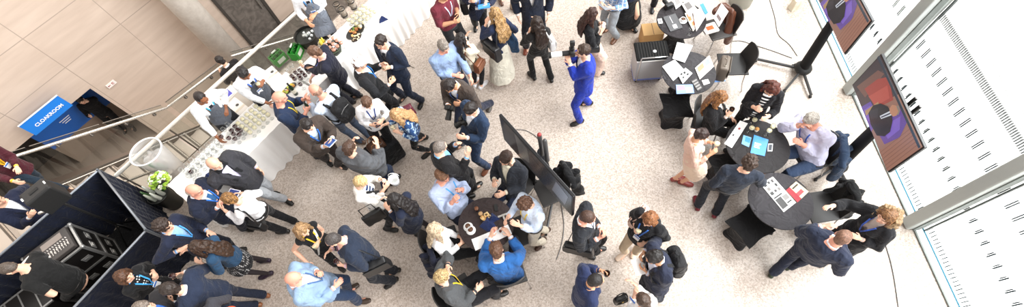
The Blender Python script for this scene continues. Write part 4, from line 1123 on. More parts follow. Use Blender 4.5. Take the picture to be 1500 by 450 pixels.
# clear waste bin with bag
BN = empty('waste_bin', at(262, 254, 0), 'clear plastic bin with white rim leaning beside the lower bar end', 'bin')
bb = at(262, 254, 0); bt = at(223, 220, .88)
ax = bt-bb
g = G(); n = 40; vs = []; fs = []
for j in range(9):
    t = j/8; c = np.array([ax[0]*t*.25, ax[1]*t*.25, .82*t]); r = .17+.08*t
    for k in range(n): a = 2*math.pi*k/n; vs.append((c[0]+r*math.cos(a), c[1]+r*math.sin(a), c[2]))
for j in range(8):
    for k in range(n): fs.append((j*n+k, j*n+(k+1) % n, (j+1)*n+(k+1) % n, (j+1)*n+k))
g.add(vs, fs).build('bin_wall', mat('bin_plastic', '#f4f4f4', .2, alpha=.45), BN, smooth=True)
tc_ = np.array([ax[0]*.25, ax[1]*.25, .82])
G().tube([tc_+np.array([.25*math.cos(a), .25*math.sin(a), 0]) for a in np.linspace(0, 2*math.pi, 41)], .013, n=8).build('rim', mat('white_plastic', '#f6f6f5', .35), BN, smooth=True)
g = G(); g.ball(tc_*.75, (.17, .15, .10)); g.ball(tc_*.5+np.array([.02, 0, 0]), (.16, .15, .14)); link('rubbish_bag', remesh(g, .012, (0, 0, 0), smooth=2, disp=(.06, 12, 3)), mat('bag_film', '#e8e7e6', .3, alpha=.35), BN)
for k, cc in enumerate(('#1e7a3a', '#b22a44', '#1e7a3a', '#d9d4cf')): G().tube([tc_*.42+np.array([.06*k-.09, .05*(k % 2)-.06, .0]), tc_*.42+np.array([.07*k-.08, .07*(k % 2)-.09, .20])], [.035, .03], n=12).build('empty_bottle', mat('bin_item', cc, .2), BN, smooth=True)
# flowers and ice bucket with bottles near the booth
FL = empty('flower_bouquet', at(255, 280, 0), 'round lime green and white hydrangea bouquet in a vase by the bar end', 'flowers')
G().lathe([(.07, 0), (.09, .2), (.06, .42), (.07, .50)], n=24).build('vase', mat('dark_vase', '#2a2d2a', .3), FL, smooth=True)
bp_ = at(249, 270, .62)-np.array(FL.location)
for i in range(46):
    a = random.random()*6.28; e = random.uniform(-.2, 1); d = np.array([math.cos(a)*math.sqrt(1-e*e) if abs(e) < 1 else 0, math.sin(a)*math.sqrt(max(0, 1-e*e)), e])
    g = G()
    for q in range(7):
        o_ = np.array([random.uniform(-.028, .028) for _ in range(3)]); g.ball(bp_*np.array([.6, .6, 1])+d*.125+o_, (.021, .021, .012), n=7, m=5)
    g.build('blossom', mat('petal', random.choice(['#9cc441', '#b9d64e', '#f1f2e2', '#86b03a', '#e9edd2']), .6), FL, smooth=True)
BK = empty('bottle_bucket', at(258, 298, 0), 'black bucket of bottles standing against the booth curtain', 'bucket')
G().lathe([(.13, 0), (.17, .42), (.178, .42), (.178, .40)], n=30, close=False).build('shell', mat('tub_plastic', '#1e201c', .4), BK, smooth='auto')
G().lathe([(.12, .2), (.155, .38), (.15, .385)], n=24).build('shell_inside', mat('tub_inside', '#20211f', .6), BK, smooth=True)
for i in range(7):
    a = i*.9; G().tube([(.09*math.cos(a), .09*math.sin(a), .2), (.10*math.cos(a)-.03, .10*math.sin(a), .50), (.11*math.cos(a)-.05, .11*math.sin(a)+.02, .58)], [.035, .03, .014], n=12).build('bottle', mat('bucket_bottle', ['#d8dcd2', '#3b5a33', '#b7bcae'][i % 3], .15), BK, smooth=True)

# --- black drape booth
HB = 1.05
A_, B_, C_, D_ = at(145, 250, HB), at(215, 338, HB), at(110, 450, HB), at(0, 375, HB)
C2_ = B_+(C_-B_)*2.2; D2_ = A_+(D_-A_)*2.4
navyc = cloth('#0d1324', rough=.95)
def drape(label, p, q, h, inward=1):
    c = (p+q)/2; d = q-p; L_ = np.linalg.norm(d[:2]); d = d/np.linalg.norm(d); nrm = np.array([-d[1], d[0], 0])
    E = empty('drape_panel', (c[0], c[1], 0), label, 'curtain', 'black drapes around the sound booth')
    n = int(L_/.02); vs = []; fs = []; J = 8
    for s_ in (0, 1):
        for j in range(J+1):
            t = j/J
            for i in range(n+1):
                x = (i/n-.5)*L_; w = math.sin(x*38+2*math.sin(x*3.1))*(.006+.022*t)+.015*math.sin(x*7)*t
                p_ = d*x+nrm*(w+s_*.006)+np.array([0, 0, h*(1-t)+.004]); vs.append(p_)
    W_ = n+1
    for s_ in (0, 1):
        for j in range(J):
            for i in range(n):
                b = s_*(J+1)*W_+j*W_+i; f_ = (b, b+1, b+W_+1, b+W_); fs.append(f_ if s_ else f_[::-1])
    G().add(vs, fs).build('curtain', navyc, E, smooth=True)
    G().tube([d*(-L_/2)+np.array([0, 0, h+.01]), d*(L_/2)+np.array([0, 0, h+.01])], .017, n=8).build('top_pole', mat('pole_metal', '#8d939b', .35, .7), E, smooth=True)
    for sg in (-1, 1): G().tube([d*(sg*L_/2)+np.array([0, 0, 0]), d*(sg*L_/2)+np.array([0, 0, h+.03])], .02, n=8).lathe([(.16, 0), (.16, .008), (.02, .012)], tuple(d*(sg*L_/2)), n=24).build('upright_pole', mat('pole_metal', '#8d939b', .35, .7), E, smooth='auto')
    return E
drape('navy black drape panel facing the bar end and the bucket', A_, B_, HB)
drape('black drape panel behind the standing guests at lower left', B_, C2_, HB)
drape('navy black drape panel along the stair side behind the loudspeaker', A_, D2_, HB)
o = G().prism([tuple(q[:2]) for q in (A_, D2_, C2_, B_)], .002, .008).build('booth_mat', cloth('#141416'), None); setp(o, 'black carpet mat inside the draped sound booth', 'mat')
# grey pocket of the drape on the left
# road case with mixing desk
q = [at(98, 334, .82), at(115, 358, .82), at(62, 406, .82), at(30, 385, .82)]
a = q[1]-q[0]; b = q[3]-q[0]; rz = math.atan2(b[1], b[0]); cc = (q[0]+q[1]+q[2]+q[3])/4
w, d = np.linalg.norm(b), np.linalg.norm(a)*1.25
RC = empty('road_case', (cc[0], cc[1], 0), 'black road case with metal edges holding the mixing desk', 'flight case', rz=rz)
alu = mat('case_aluminium', '#a9a8a6', .35, .6); casem = mat('case_laminate', '#191615', .45)
G().box([0, 0, .41], (w, d, .80), bev=.01).build('case_body', casem, RC)
for (sx, sy) in ((1, 1), (1, -1), (-1, 1), (-1, -1)):
    G().box([sx*w/2, sy*d/2, .41], (.035, .035, .81)).build('corner_edge', alu, RC)
    G().ball([sx*w/2, sy*d/2, .81], .032).build('ball_corner', alu, RC, smooth=True)
for sy in (1, -1):
    for z in (.81, .38, .02): G().box([0, sy*d/2, z], (w, .03, .03)).build('case_edge', alu, RC)
for sx in (1, -1):
    for z in (.81, .38, .02): G().box([sx*w/2, 0, z], (.03, d, .03)).build('case_edge', alu, RC)
for (side, nrm_) in (('y', 1), ('y', -1)):
    for x in (-w*.3, w*.05, w*.35):
        for z in (.2, .58): G().box([x, nrm_*(d/2+.008), z], (.12, .012, .09), bev=.004).box([x, nrm_*(d/2+.018), z], (.06, .01, .03)).build('butterfly_latch', alu, RC)
for y in (-d*.2, d*.22):
    for z in (.2, .58): G().box([-w/2-.008, y, z], (.012, .13, .09), bev=.004).build('butterfly_latch', alu, RC); G().box([-w/2-.018, y, z], (.01, .06, .03)).build('latch_key', mat('steel_key', '#d8d6d2', .3, .6), RC)
MX = empty('mixing_desk', (cc[0], cc[1], .82), 'audio mixing desk with knobs and faders on the road case', 'mixer', rz=rz)
G().box([0, 0, .03], (w*.9, d*.86, .06), bev=.01).build('desk_body', mat('desk_grey', '#3c3735', .45), MX)
G().box([-w*.12, -d*.22, .062], (w*.42, d*.22, .006)).build('panel', mat('desk_panel', '#8d827b', .5), MX)
G().box([w*.28, d*.1, .066], (.16, .12, .012)).build('display', mat('desk_screen', '#b7a8c4', .3), MX)
for i in range(14):
    G().box([-w*.38+i*w*.055, d*.18, .066], (.007, .09, .006)).box([-w*.38+i*w*.055, d*.18+random.uniform(-.03, .03), .073], (.016, .028, .014)).build('fader', mat('fader_cap', '#c9c3bd', .5), MX)
    for j in range(2): G().lathe([(.008, 0), (.007, .016)], (-w*.38+i*w*.055, -d*.02+j*.05, .06), n=10).build('knob', mat('desk_knob', '#d8d2cc', .4), MX, smooth='auto')
quadsheet('running_order', 'white running order sheets on the mixing desk corner', 'papers', [(52, 385), (72, 376), (75, 398), (55, 400)], .90, paper, .004)
quadsheet('running_order', 'white sheet lying at the left end of the mixing desk', 'papers', [(30, 388), (42, 375), (50, 383), (36, 392)], .90, paper, .004)
# loose picture card on the drape side
quadsheet('picture_card', 'small orange purple picture card by the road case', 'card', [(53, 344), (65, 337), (72, 342), (60, 352)], .5, mat('card_tan', '#9a6a4a', .6), .004, deco=(('picture', .1, .2, .6, .8, '#6a4a9a'),))
# second case at the frame corner
q0 = at(24, 456, .5)
SC2 = empty('road_case', (q0[0], q0[1], 0), 'low black road case with metal edges at the bottom left corner', 'flight case', rz=rz)
G().box([0, 0, .25], (.9, .5, .5), bev=.01).build('case_body', casem, SC2)
for sy in (1, -1):
    for z in (.49, .02): G().box([0, sy*.25, z], (.9, .028, .028)).build('case_edge', alu, SC2)
for k in range(4): G().box([-.3+k*.2, 0, .502], (.02, .5, .012)).build('case_edge', alu, SC2)
# loudspeaker on a stand next to the stairs
sp = at(68, 288, 1.62)
LS = empty('loudspeaker', (sp[0], sp[1], 1.42), 'black loudspeaker box on a stand behind the drape', 'loudspeaker', rz=math.radians(50))
G().box([0, 0, .20], (.34, .24, .36), bev=.03).build('cabinet', mat('speaker_black', '#1c1b1b', .6), LS)
G().box([0, -.122, .20], (.31, .012, .33), bev=.006).build('grille', mat('grille_black', '#0f0f0f', .7), LS)
G().box([0, 0, .383], (.12, .05, .014), bev=.006).build('handle', mat('grille_black', '#0f0f0f', .7), LS)
for sg in (1, -1): G().box([sg*.155, 0, .382], (.018, .05, .01)).build('fitting', mat('white_plastic', '#f6f6f5', .35), LS)
E = empty('speaker_stand', (sp[0], sp[1], 0), 'black tripod stand carrying the loudspeaker', 'stand')
G().tube([(0, 0, .2), (0, 0, 1.43)], .018, n=8).build('pole', blackp, E, smooth=True)
for k in range(3):
    a = k*2.094; G().tube([(0, 0, .5), (.26*math.cos(a), .26*math.sin(a), .02)], .011, n=8).build('leg', blackp, E, smooth=True)

# --- cloakroom on the lower level
CK = empty('cloakroom_sign', un(-1.84, WN-.30, -1.78), 'blue CLOAKROOM sign board above the counter', 'sign', rz=math.radians(52.5))
G().box([0, 0, 0], (1.02, .03, .42)).build('board', mat('sign_blue', '#1b7fe0', .4), CK)
G().box([0, -.004, .215], (1.04, .04, .014)).build('edge', mat('sign_edge', '#dfe9f4', .4), CK)
def text(name, body, size, m, parent, loc, rot, ext=.004, align='CENTER'):
    cu = bpy.data.curves.new(name, 'FONT'); cu.body = body; cu.size = size; cu.extrude = ext; cu.offset = size*.022; cu.align_x = align; cu.align_y = 'CENTER'
    o = bpy.data.objects.new('t', cu); SC.collection.objects.link(o); dg = bpy.context.evaluated_depsgraph_get(); me = bpy.data.meshes.new_from_object(o.evaluated_get(dg)); bpy.data.objects.remove(o)
    for v in me.vertices: v.co = Vector((v.co.x+v.co.y*0, v.co.y, v.co.z))
    t = link(name, me, m, parent, smooth=False); t.location = loc; t.rotation_euler = rot; return t
wt = mat('sign_white', '#f8fafc', .5)
t = text('lettering', 'CLOAKROOM', .115, wt, CK, (.04, -.019, -.03), (math.pi/2, 0, 0), .002)
for v in t.data.vertices: pass
bold = t.data.copy()
CD = empty('cloakroom_counter', un(-1.80, WN+1.25, -4.5), 'bright blue cloakroom counter front with white print', 'counter', rz=math.radians(52.5))
G().box([0, 0, 1.35], (1.85, .08, 1.0)).build('front_panel', mat('counter_blue', '#1560b8', .45), CD)
G().box([-.0, .02, .42], (1.85, .06, .84)).build('plinth', mat('counter_plinth', '#8f7d6f', .4), CD)
for k in range(3): G().box([-.1+.0*k, -.043, 1.35-.06*k], (.30-.06*k, .004, .022)).build('print_line', wt, CD)
EX = empty('exit_sign', un(-.42, WN-.02, -2.40), 'small white and red arrow sign on the stone wall', 'sign', rz=math.radians(52.5))
G().box([0, 0, 0], (.24, .02, .12)).build('plate', mat('sign_plate', '#f3e9e4', .5), EX)
G().box([-.06, -.012, 0], (.06, .004, .014)).box([-.085, -.012, 0], (.02, .004, .035)).box([.04, -.012, .0], (.05, .004, .06)).build('arrow_mark', mat('sign_red', '#9a2a2a', .5), EX)
G().box([.045, -.0145, .0], (.024, .004, .034)).build('mark_inside', mat('sign_plate', '#f3e9e4', .5), EX)

# --- round tables
round_table('round table with tea glasses and white runner in the centre', (-.81, 2.22), .39, '#3a302f')
t2 = at(1110, 213, .75); round_table('round table with blue folder and drinks, uppermost of the right pair', (t2[0], t2[1]), .43, '#333132')
round_table('round table holding only newspapers, lowest right', (3.16, 2.235), .41, '#3f3d40')
round_table('round table with papers and leather satchel beside the trolley', (2.43, 4.45), .41, '#3a383a')
round_table('round table at the top edge with laptop and brochures', (2.54, 5.52), .40, '#332f31')
stool('black stretch stool left of the seated long haired woman', 991, 154, -.05)
stool('black stretch stool below the newspaper table', 1099, 331, .5)
stool('black stretch stool behind the man with wine red shoes', 1066, 244, .1)
# things on the centre table
z = .755
quadsheet('table_runner', 'long white paper runner on the centre round table', 'runner', [(690.5, 351), (744, 329), (750, 342.6), (696.6, 367.7)], z, paper, .003)
napkin('navy cloth napkin heap on the centre round table', 716, 329, z, 2.0, .13)
napkin('smaller navy napkin on the centre round table', 722, 321, z, .4, .09)
tumbler(at(699, 308, z), '#7a4a2c', 'tea glass nearest the upper left rim of the centre table'); tumbler(at(705, 315.5, z), '#c9a070', 'tea glass with pale drink on the centre table')
cup(at(686, 333, z), 'white cup of coffee at the left rim of the centre table'); cup(at(690, 338, z), 'second white cup of coffee beside the left rim cup')
platter('small plate of biscuits on the centre round table', 712, 319, .2, ['#d8a866', '#e9c890'], (.075, .075)).location.z = z
quadsheet('phone', 'dark phone lying at the upper rim of the centre table', 'phone', [(723, 300), (728, 299), (730, 309), (725, 310)], z, blackp, .009)
E = empty('table_card', at(737, 316, z), 'grey T shaped table card holder on the centre table', 'card holder', rz=.3)
G().box([0, 0, .012], (.15, .025, .024)).box([.0, -.06, .008], (.025, .10, .016)).build('holder', mat('holder_grey', '#a8a39c', .5), E)
for k, (x, y) in enumerate(((722, 337), (729, 335), (737, 334), (733, 339), (741, 336))):
    G().lathe([(.018, 0), (.02, .012), (.01, .016)], n=12).build('canape', mat('canape_dark', ['#6a2f22', '#3a1c18', '#8a4a30'][k % 3], .5), None, smooth=True, label='small dark canape on the white runner of the centre table', cat='canape', group='canapes on the white runner').location = Vector(at(x, y, z+.004))
# things on the folder table
quadsheet('poster_sheet', 'long white sheet on the folder table', 'paper', [(1084, 176.7), (1095.5, 181), (1072, 217), (1061, 210.7)], z, paper, .003, deco=(('print', .35, .25, .6, .33, '#9a4a4a'), ('print', .2, .55, .4, .62, '#444444')))
quadsheet('folder', 'bright blue folder with white print on the folder table', 'folder', [(1104.4, 197.8), (1125.5, 205), (1120, 229), (1099, 224.4)], z, mat('folder_blue', '#3f8fdc', .45), .006, deco=(('title', .15, .38, .6, .46, '#dfeaf6'), ('title', .15, .5, .5, .56, '#dfeaf6'), ('title', .15, .6, .55, .66, '#dfeaf6')))
quadsheet('booklet', 'pale blue booklet left of the bright blue folder', 'booklet', [(1089, 198), (1100.7, 202), (1097, 216), (1086, 211)], z, mat('booklet_blue', '#7fb4e2', .5), .005, deco=(('picture', .3, .1, .95, .6, '#3d8fd6'),))
quadsheet('tablet_computer', 'white tablet at the right rim of the folder table', 'tablet', [(1125, 211), (1132, 211), (1131, 222), (1124, 222)], z, mat('white_bezel', '#e9e9ea', .3), .008, deco=(('screen', .15, .12, .85, .88, '#3a4048'),))
for k, (x, y, f_) in enumerate([(1101, 182, '#f0e9d8'), (1097, 194, '#e9dfc8'), (1106, 174, '#eee6d8'), (1122, 198, '#e0c9a0'), (1127, 192, '#e8dcc0')]):
    (wine_glass if k != 2 else wine_glass)(at(x, y, z), '#eadfb8', 'stemmed glass ' + ['by the long white sheet', 'between sheet and flower pot', 'closest to the striped top woman', 'near the seated lilac shirt man', 'topmost near the lilac shirt man'][k])
E = empty('flower_pot', at(1107, 192, z), 'small orange pot among glasses on the folder table', 'pot')
G().lathe([(.022, 0), (.03, .05), (.026, .05), (.02, .01)], n=18).build('pot', mat('pot_white', '#e8dccb', .5), E, smooth=True); G().ball((0, 0, .06), (.03, .03, .025)).build('plant', mat('pot_plant', '#c08a4a', .7), E, smooth=True)
# newspaper table
quadsheet('newspaper', 'black and white picture newspaper on the lowest right table', 'newspaper', [(1114, 270), (1132, 259), (1166, 297), (1148, 311)], z, paper, .004,
          deco=tuple(('photograph', .08+.30*i+.03*((i*3+j) % 2), .05+.15*j, .30+.27*i+.02*(j % 2), .15+.15*j-.02*(i % 2), ['#2f2f30', '#77736f', '#3a3a3a', '#a39f9a', '#4a4848'][(i*2+j) % 5]) for i in range(3) for j in range(3))
          +(('headline', .08, .53, .7, .57, '#222222'), ('photograph', .06, .60, .5, .93, '#454444'), ('photograph', .55, .62, .92, .78, '#8a8784'), ('headline', .55, .84, .9, .88, '#333333')))
quadsheet('brochure', 'cream and dark red brochure on top of the newspaper', 'brochure', [(1151, 279), (1166, 266), (1184.7, 281), (1168, 297)], z+.006, mat('brochure_cream', '#e3c9a8', .6), .005, deco=(('red_panel', .0, .0, .35, 1, '#a02834'), ('red_panel', .35, .55, .8, .8, '#b84a50'), ('handle_slot', .4, .15, .9, .25, '#3a3028')))
# papers on the satchel table
quadsheet('display_sheet', 'blank pale sheet standing out over the table rim beside the trolley', 'paper', [(992, 62), (1015, 67), (1003, 92), (985, 86)], z+.02, mat('sheet_grey', '#dcdad9', .6), .006)
quadsheet('paper_stack', 'fan of white papers on the left of the satchel table', 'papers', [(970, 98), (988, 88), (1003, 104), (986, 119)], z, paper, .012)
quadsheet('paper_stack', 'white papers with black tools on the satchel table', 'papers', [(993, 110), (1004, 100), (1014, 108), (1000, 123)], z+.014, paper, .012, deco=(('clip', .2, .1, .4, .3, '#222222'), ('clip', .5, .2, .7, .45, '#222222'), ('clip', .2, .5, .35, .7, '#222222'), ('clip', .6, .6, .8, .8, '#333333')))
quadsheet('brochure', 'brochure with printed photos leaning right on the satchel table', 'brochure', [(1039, 81.5), (1045.5, 97.8), (1025, 116.7), (1018, 100)], z+.004, mat('brochure_white', '#efe6df', .5), .006, deco=(('photograph', .1, .5, .5, .9, '#d98a6a'), ('photograph', .1, .1, .55, .4, '#8a8f96'), ('text_block', .65, .1, .9, .9, '#c9c2bb')))
quadsheet('magazine', 'blue and pink magazine at the lower rim of the satchel table', 'magazine', [(990, 124.5), (1014.5, 124), (1017, 136.7), (991, 138)], z+.004, mat('mag_blue', '#7f9ed6', .4), .006, deco=(('picture', .05, .1, .5, .6, '#c98aa8'), ('picture', .55, .3, .95, .9, '#a9c9ec')))
quadsheet('card_strip', 'strip of dark cards on the satchel table', 'cards', [(1012, 119), (1020, 114.5), (1029, 129.5), (1022, 134)], z, mat('dark_cards', '#3a3838', .5), .006, deco=tuple(('card_row', .1, .08+.24*k, .9, .2+.24*k, '#8a8785') for k in range(4)))
quadsheet('card', 'small white card beside the dark card strip', 'card', [(1028, 118), (1037, 116), (1040, 122), (1031, 125)], z, paper, .003)
# satchel
def satchel(label, c, rz, col, w=.32, d=.12, h=.26, lay=False):
    E = empty('satchel', c, label, 'bag', rz=rz); m = mat('bag_leather', col, .45)
    G().box([0, 0, h/2], (w, d, h), bev=.03, taper=.85).build('bag_body', m, E, smooth='auto')
    G().box([0, -d/2-.004, h*.62], (w*.92, .012, h*.6), bev=.005).build('flap', m, E)
    for sg in (1, -1): G().lathe([(.012, 0), (.02, .004), (.012, .01)], (sg*w*.22, 0, h+.002), n=14).build('buckle', mat('buckle', '#d9d2c2', .3, .7), E, smooth=True)
    G().tube([(-w*.25, 0, h-.01), (-w*.18, 0, h+.08), (w*.18, 0, h+.08), (w*.25, 0, h-.01)], .009, n=8).build('handle', m, E, smooth=True)
    return E
chair('black chair holding the leather satchel right of the papers', at(1066, 108, .2), math.radians(175))
satchel('grey brown leather satchel with two rings standing by the papers', at(1055, 108, .47), 1.2, '#6d6257', .34, .16, .30)
quadsheet('magazine', 'blue magazine under the leather satchel', 'magazine', [(1043, 113), (1058, 110), (1063, 119), (1045, 121)], .475, mat('mag_blue2', '#6f9fe0', .4), .006)
# laptop table at the top edge
quadsheet('folder', 'dark grey folder with pen on the top edge table', 'folder', [(971, 25.5), (989, 20.4), (1000, 41), (982, 47)], z, mat('folder_grey', '#4a4a4c', .5), .012, deco=(('label_card', .35, .65, .65, .9, '#d9d9d9'), ('pen', .45, .1, .5, .55, '#cfcfcf')))
quadsheet('card', 'white square card on the left rim of the top edge table', 'card', [(963, 28), (969, 27), (971, 34), (965, 35)], z, paper, .003, deco=(('mark', .3, .3, .7, .7, '#777777'),))
cup(at(1000, 31, z), 'white cup between the grey folder and the brochures'); wine_glass(at(1010, 50, z), '', 'empty glass at the near rim of the top edge table')
def magazine(label, px, zz, col, deco): return quadsheet('magazine', label, 'magazine', px, zz, mat('mag_cover', col, .45), .008, deco=deco)
magazine('magazine with grey portrait cover, upper one on the top edge table', [(998, 6), (1010, 0), (1022, 15), (1009, 25)], z+.03, '#dcd5cf', (('portrait', .2, .1, .8, .6, '#6a6664'),))
magazine('orange and white magazine, middle of the spread', [(1003, 20), (1012, 15), (1021, 40), (1015, 46)], z+.02, '#e9ded6', (('orange_panel', .1, .1, .6, .5, '#e0713a'), ('orange_panel', .3, .6, .8, .8, '#e58a5a')))
magazine('pale magazine leaning beside the orange one', [(1015, 18), (1028, 11), (1034, 24), (1020, 46)], z+.05, '#f0e3de', (('red_print', .2, .2, .4, .7, '#d9a090'),))
magazine('teal spined magazine at the right of the spread', [(1025, 7), (1030, 5), (1037, 19), (1033, 22)], z+.06, '#2f86a8', ())
E = empty('camera', at(979, 12, z), 'black camera standing on the top edge table', 'camera', rz=.4)
G().box([0, 0, .05], (.14, .08, .1), bev=.015).build('camera_body', blackp, E); G().tube([(0, .02, .05), (0, .14, .05)], .035, n=16).build('lens', blackp, E, smooth=True)
magazine('white magazine behind the black camera', [(984, -3), (994, -8), (1000, 6), (990, 14)], z+.01, '#d9d6d4', (('photo', .2, .2, .8, .8, '#8a8785'),))
# chair with the book stack and brown leather jacket
chair('chair carrying the stack of books between the two upper tables', at(1045, 62, .1), math.radians(190), '#3a3634')
for k in range(5):
    c_ = at(1040, 41, .50+.035*k)
    o = G().box([0, 0, 0], (.24+.01*(k % 2), .19, .032), bev=.003).build('book', mat('book_cover', ['#ece9e6', '#d9d4d0', '#f3f1ee', '#e5dfda', '#efe8e2'][k], .5), None, label='white book in the stack on the chair, ' + ['bottom', 'second from the bottom', 'middle', 'second from the top', 'topmost with orange print'][k], cat='book', group=None)
    o.location = Vector((c_[0], c_[1], .49+.034*k)); o.rotation_euler = (0, 0, .2+.04*(k % 3))
    if k == 4: G().box([0, 0, .0165], (.12, .08, .001)).build('cover_print', mat('print_ink', '#e0713a', .6), o)
def draped(name, label, cat, pts, rad, m, off, disp=(.02, 12, 5), vox=.014):
    g = G()
    for p_, r_ in zip(pts, rad): g.tube(p_, r_, side=None, n=10, capk=.5)
    E = empty(name, off, label, cat); link('fabric', remesh(g, vox, off, smooth=3, disp=disp), m, E); return E
j0 = at(1056, 30, .8)
E = draped('leather_jacket', 'brown leather jacket hanging over the chair with the books', 'jacket', [[at(1045, 18, .85), at(1058, 8, .85), at(1073, 18, .82)], [at(1058, 8, .84), at(1068, 25, .6), at(1070, 40, .25)], [at(1073, 18, .8), at(1066, 48, .45), at(1066, 62, .15)]], [[(.05, .06)]*3, [(.09, .05)]*3, [(.07, .05)]*3], mat('brown_leather', '#5a3322', .4, bump=.3, bscale=30), Vector((j0[0], j0[1], 0)))
quadsheet('brochure', 'pale brochure resting on the brown leather jacket', 'brochure', [(1057, 5), (1067, 17), (1053, 40), (1045, 26)], .93, mat('brochure_pink', '#e6d5cf', .5), .005, deco=(('picture', .2, .6, .8, .8, '#5a4a48'),))
# collapsible trolley crate with cardboard box
tr_ = [at(925, 60, .62), at(972, 60, .62), at(973, 84, .62), at(923, 84, .62)]
cc = (at(948, 108, .1)); 
CT = empty('trolley_crate', (cc[0], cc[1]+.06, 0), 'clear plastic crate trolley with black ribbed lid and metal handle', 'trolley', rz=-.02)
G().box([0, 0, .10], (.50, .36, .05), bev=.015).build('blue_base', mat('crate_blue', '#6f7fc2', .45), CT)
for (x, y, sx, sy) in ((0, -.17, .5, .01), (0, .17, .5, .01), (-.245, 0, .01, .34), (.245, 0, .01, .34)): G().box([x, y, .37], (sx, sy, .5)).build('side_wall', mat('crate_clear', '#c3c2c3', .3, alpha=.75), CT)
G().box([0, 0, .63], (.54, .39, .05), bev=.02).build('lid', mat('crate_lid', '#1a1a1a', .85, spec=.15), CT)
for k in range(11): G().box([-.22+.044*k, 0, .658], (.014, .33, .008)).build('lid_rib', mat('crate_lid_rib', '#2e2d2c', .85, spec=.15), CT)
G().lathe([(.028, 0), (.026, .004)], (.04, -.03, .661), n=18).build('lid_badge', mat('white_plastic', '#f6f6f5', .35), CT)
G().tube([(-.21, -.20, .12), (-.21, -.22, .72), (-.20, -.22, .74), (.20, -.22, .74), (.21, -.22, .72), (.21, -.20, .12)], .012, n=8).build('handle', chrome, CT, smooth=True)
G().box([0, -.19, .62], (.54, .02, .03), bev=.008).build('front_rim', mat('rim_white', '#dfddda', .4), CT)
for sx in (-.2, .2):
    for sy in (-.13, .13): G().tube([(sx-.012, sy, .035), (sx+.012, sy, .035)], .035, n=14, capk=0.01).build('wheel', blackp, CT, smooth='auto')
cb = at(952, 52, .2)
CB = empty('cardboard_box', (cb[0]+.03, cb[1]+.02, 0), 'tan cardboard box standing behind the crate trolley', 'box', rz=0)
G().box([0, 0, .17], (.36, .26, .34), bev=.004).build('box_body', mat('cardboard', '#d8a86c', .8), CB)
G().box([-.09, 0, .343], (.175, .27, .004)).box([.09, 0, .343], (.175, .27, .004)).build('flap', mat('cardboard_light', '#e0b57a', .8), CB)
G().box([0, 0, .346], (.012, .26, .002)).build('seam_tape', mat('tape_brown', '#8a6236', .5), CB)

# --- screens on rolling stands
def caster(g, p): g.tube([(p[0]-.012, p[1], .03), (p[0]+.012, p[1], .03)], .03, n=12, capk=.05)
def screen_stand(label, base, top, rz, legs, col='#1b1b1c'):
    E = empty('screen_stand', (base[0], base[1], 0), label, 'stand'); m = mat('stand_black', col, .5)
    t = np.array(top)-np.array([base[0], base[1], 0])
    G().tube([(0, 0, .10), t*.6, t*.98], [(.095, .075), (.085, .06), (.07, .05)], side=(0, 1, 0), n=14, capk=.1).build('pole', mat('pole_sleeve', '#17171a', .75, spec=.2), E, smooth='auto')
    G().ball((0, 0, .12), (.14, .14, .10)).build('hub', m, E, smooth=True)
    for (x, y) in legs:
        v = at(x, y, .06)-np.array([base[0], base[1], 0]); l = G().tube([(v[0]*.0, v[1]*.0, .09), (v[0], v[1], .07)], [(.02, .03)]*2, n=8, capk=.2).build('leg', mat('stand_grey', '#4a4a4b', .4, .3), E, smooth='auto')
        g = G(); caster(g, v); g.build('caster', blackp, l, smooth='auto')
    return E
def screen(label, p, q, z0, h, facing, pic, tilt=0, th=.05):
    """p, q ends of the lower edge in plan; facing: unit normal of the picture side"""
    p = np.array([p[0], p[1], z0]); q = np.array([q[0], q[1], z0]); d = q-p; w = np.linalg.norm(d); d = d/w; c = (p+q)/2
    nrm = np.array(facing, float); nrm = nrm-d*nrm.dot(d); nrm = nrm/np.linalg.norm(nrm)
    E = empty('television', c, label, 'screen'); up = np.array([0, 0, 1.])+nrm*tilt; up = up/np.linalg.norm(up)
    ax_ = (d, np.cross(up, d), up); 
    G().box(up*h/2-nrm*.02, (w, .04, h), ax=ax_, bev=.008).build('housing', mat('tv_black', '#111114', .35), E)
    G().box(up*h*.45-nrm*.055, (w*.5, .05, h*.45), ax=ax_, bev=.01).build('back_cover', mat('tv_back', '#2a2a2c', .5), E)
    def flat(name, u0_, v0_, u1_, v1_, col, lift, em=0, poly=None):
        pts = poly or [(u0_, v0_), (u1_, v0_), (u1_, v1_), (u0_, v1_)]
        vs = [d*(u-.5)*w*.97+up*(h*.02+v*h*.96)+nrm*(lift) for u, v in pts]; n = len(vs)
        vs2 = [v-nrm*.0012 for v in vs]
        fs = [tuple(range(n)), tuple(range(2*n-1, n-1, -1))]+[(i, n+i, n+(i+1) % n, (i+1) % n) for i in range(n)]
        m = MATS.get(('scr', col)) or bpy.data.materials.new('screen_light'); 
        if ('scr', col) not in MATS:
            m.use_nodes = True; b = m.node_tree.nodes['Principled BSDF']; b.inputs['Base Color'].default_value = (.02, .02, .02, 1); b.inputs['Roughness'].default_value = .25; b.inputs['Emission Color'].default_value = lin(col); b.inputs['Emission Strength'].default_value = .85; MATS[('scr', col)] = m
        return G().add(vs+vs2, fs).build(name, m, E)
    for i, it in enumerate(pic):
        flat(it[0], *(it[1:5] if not isinstance(it[1], list) else (0, 0, 0, 0)), it[5] if not isinstance(it[1], list) else it[2], .0022+.0008*i, poly=it[1] if isinstance(it[1], list) else None)
    return E
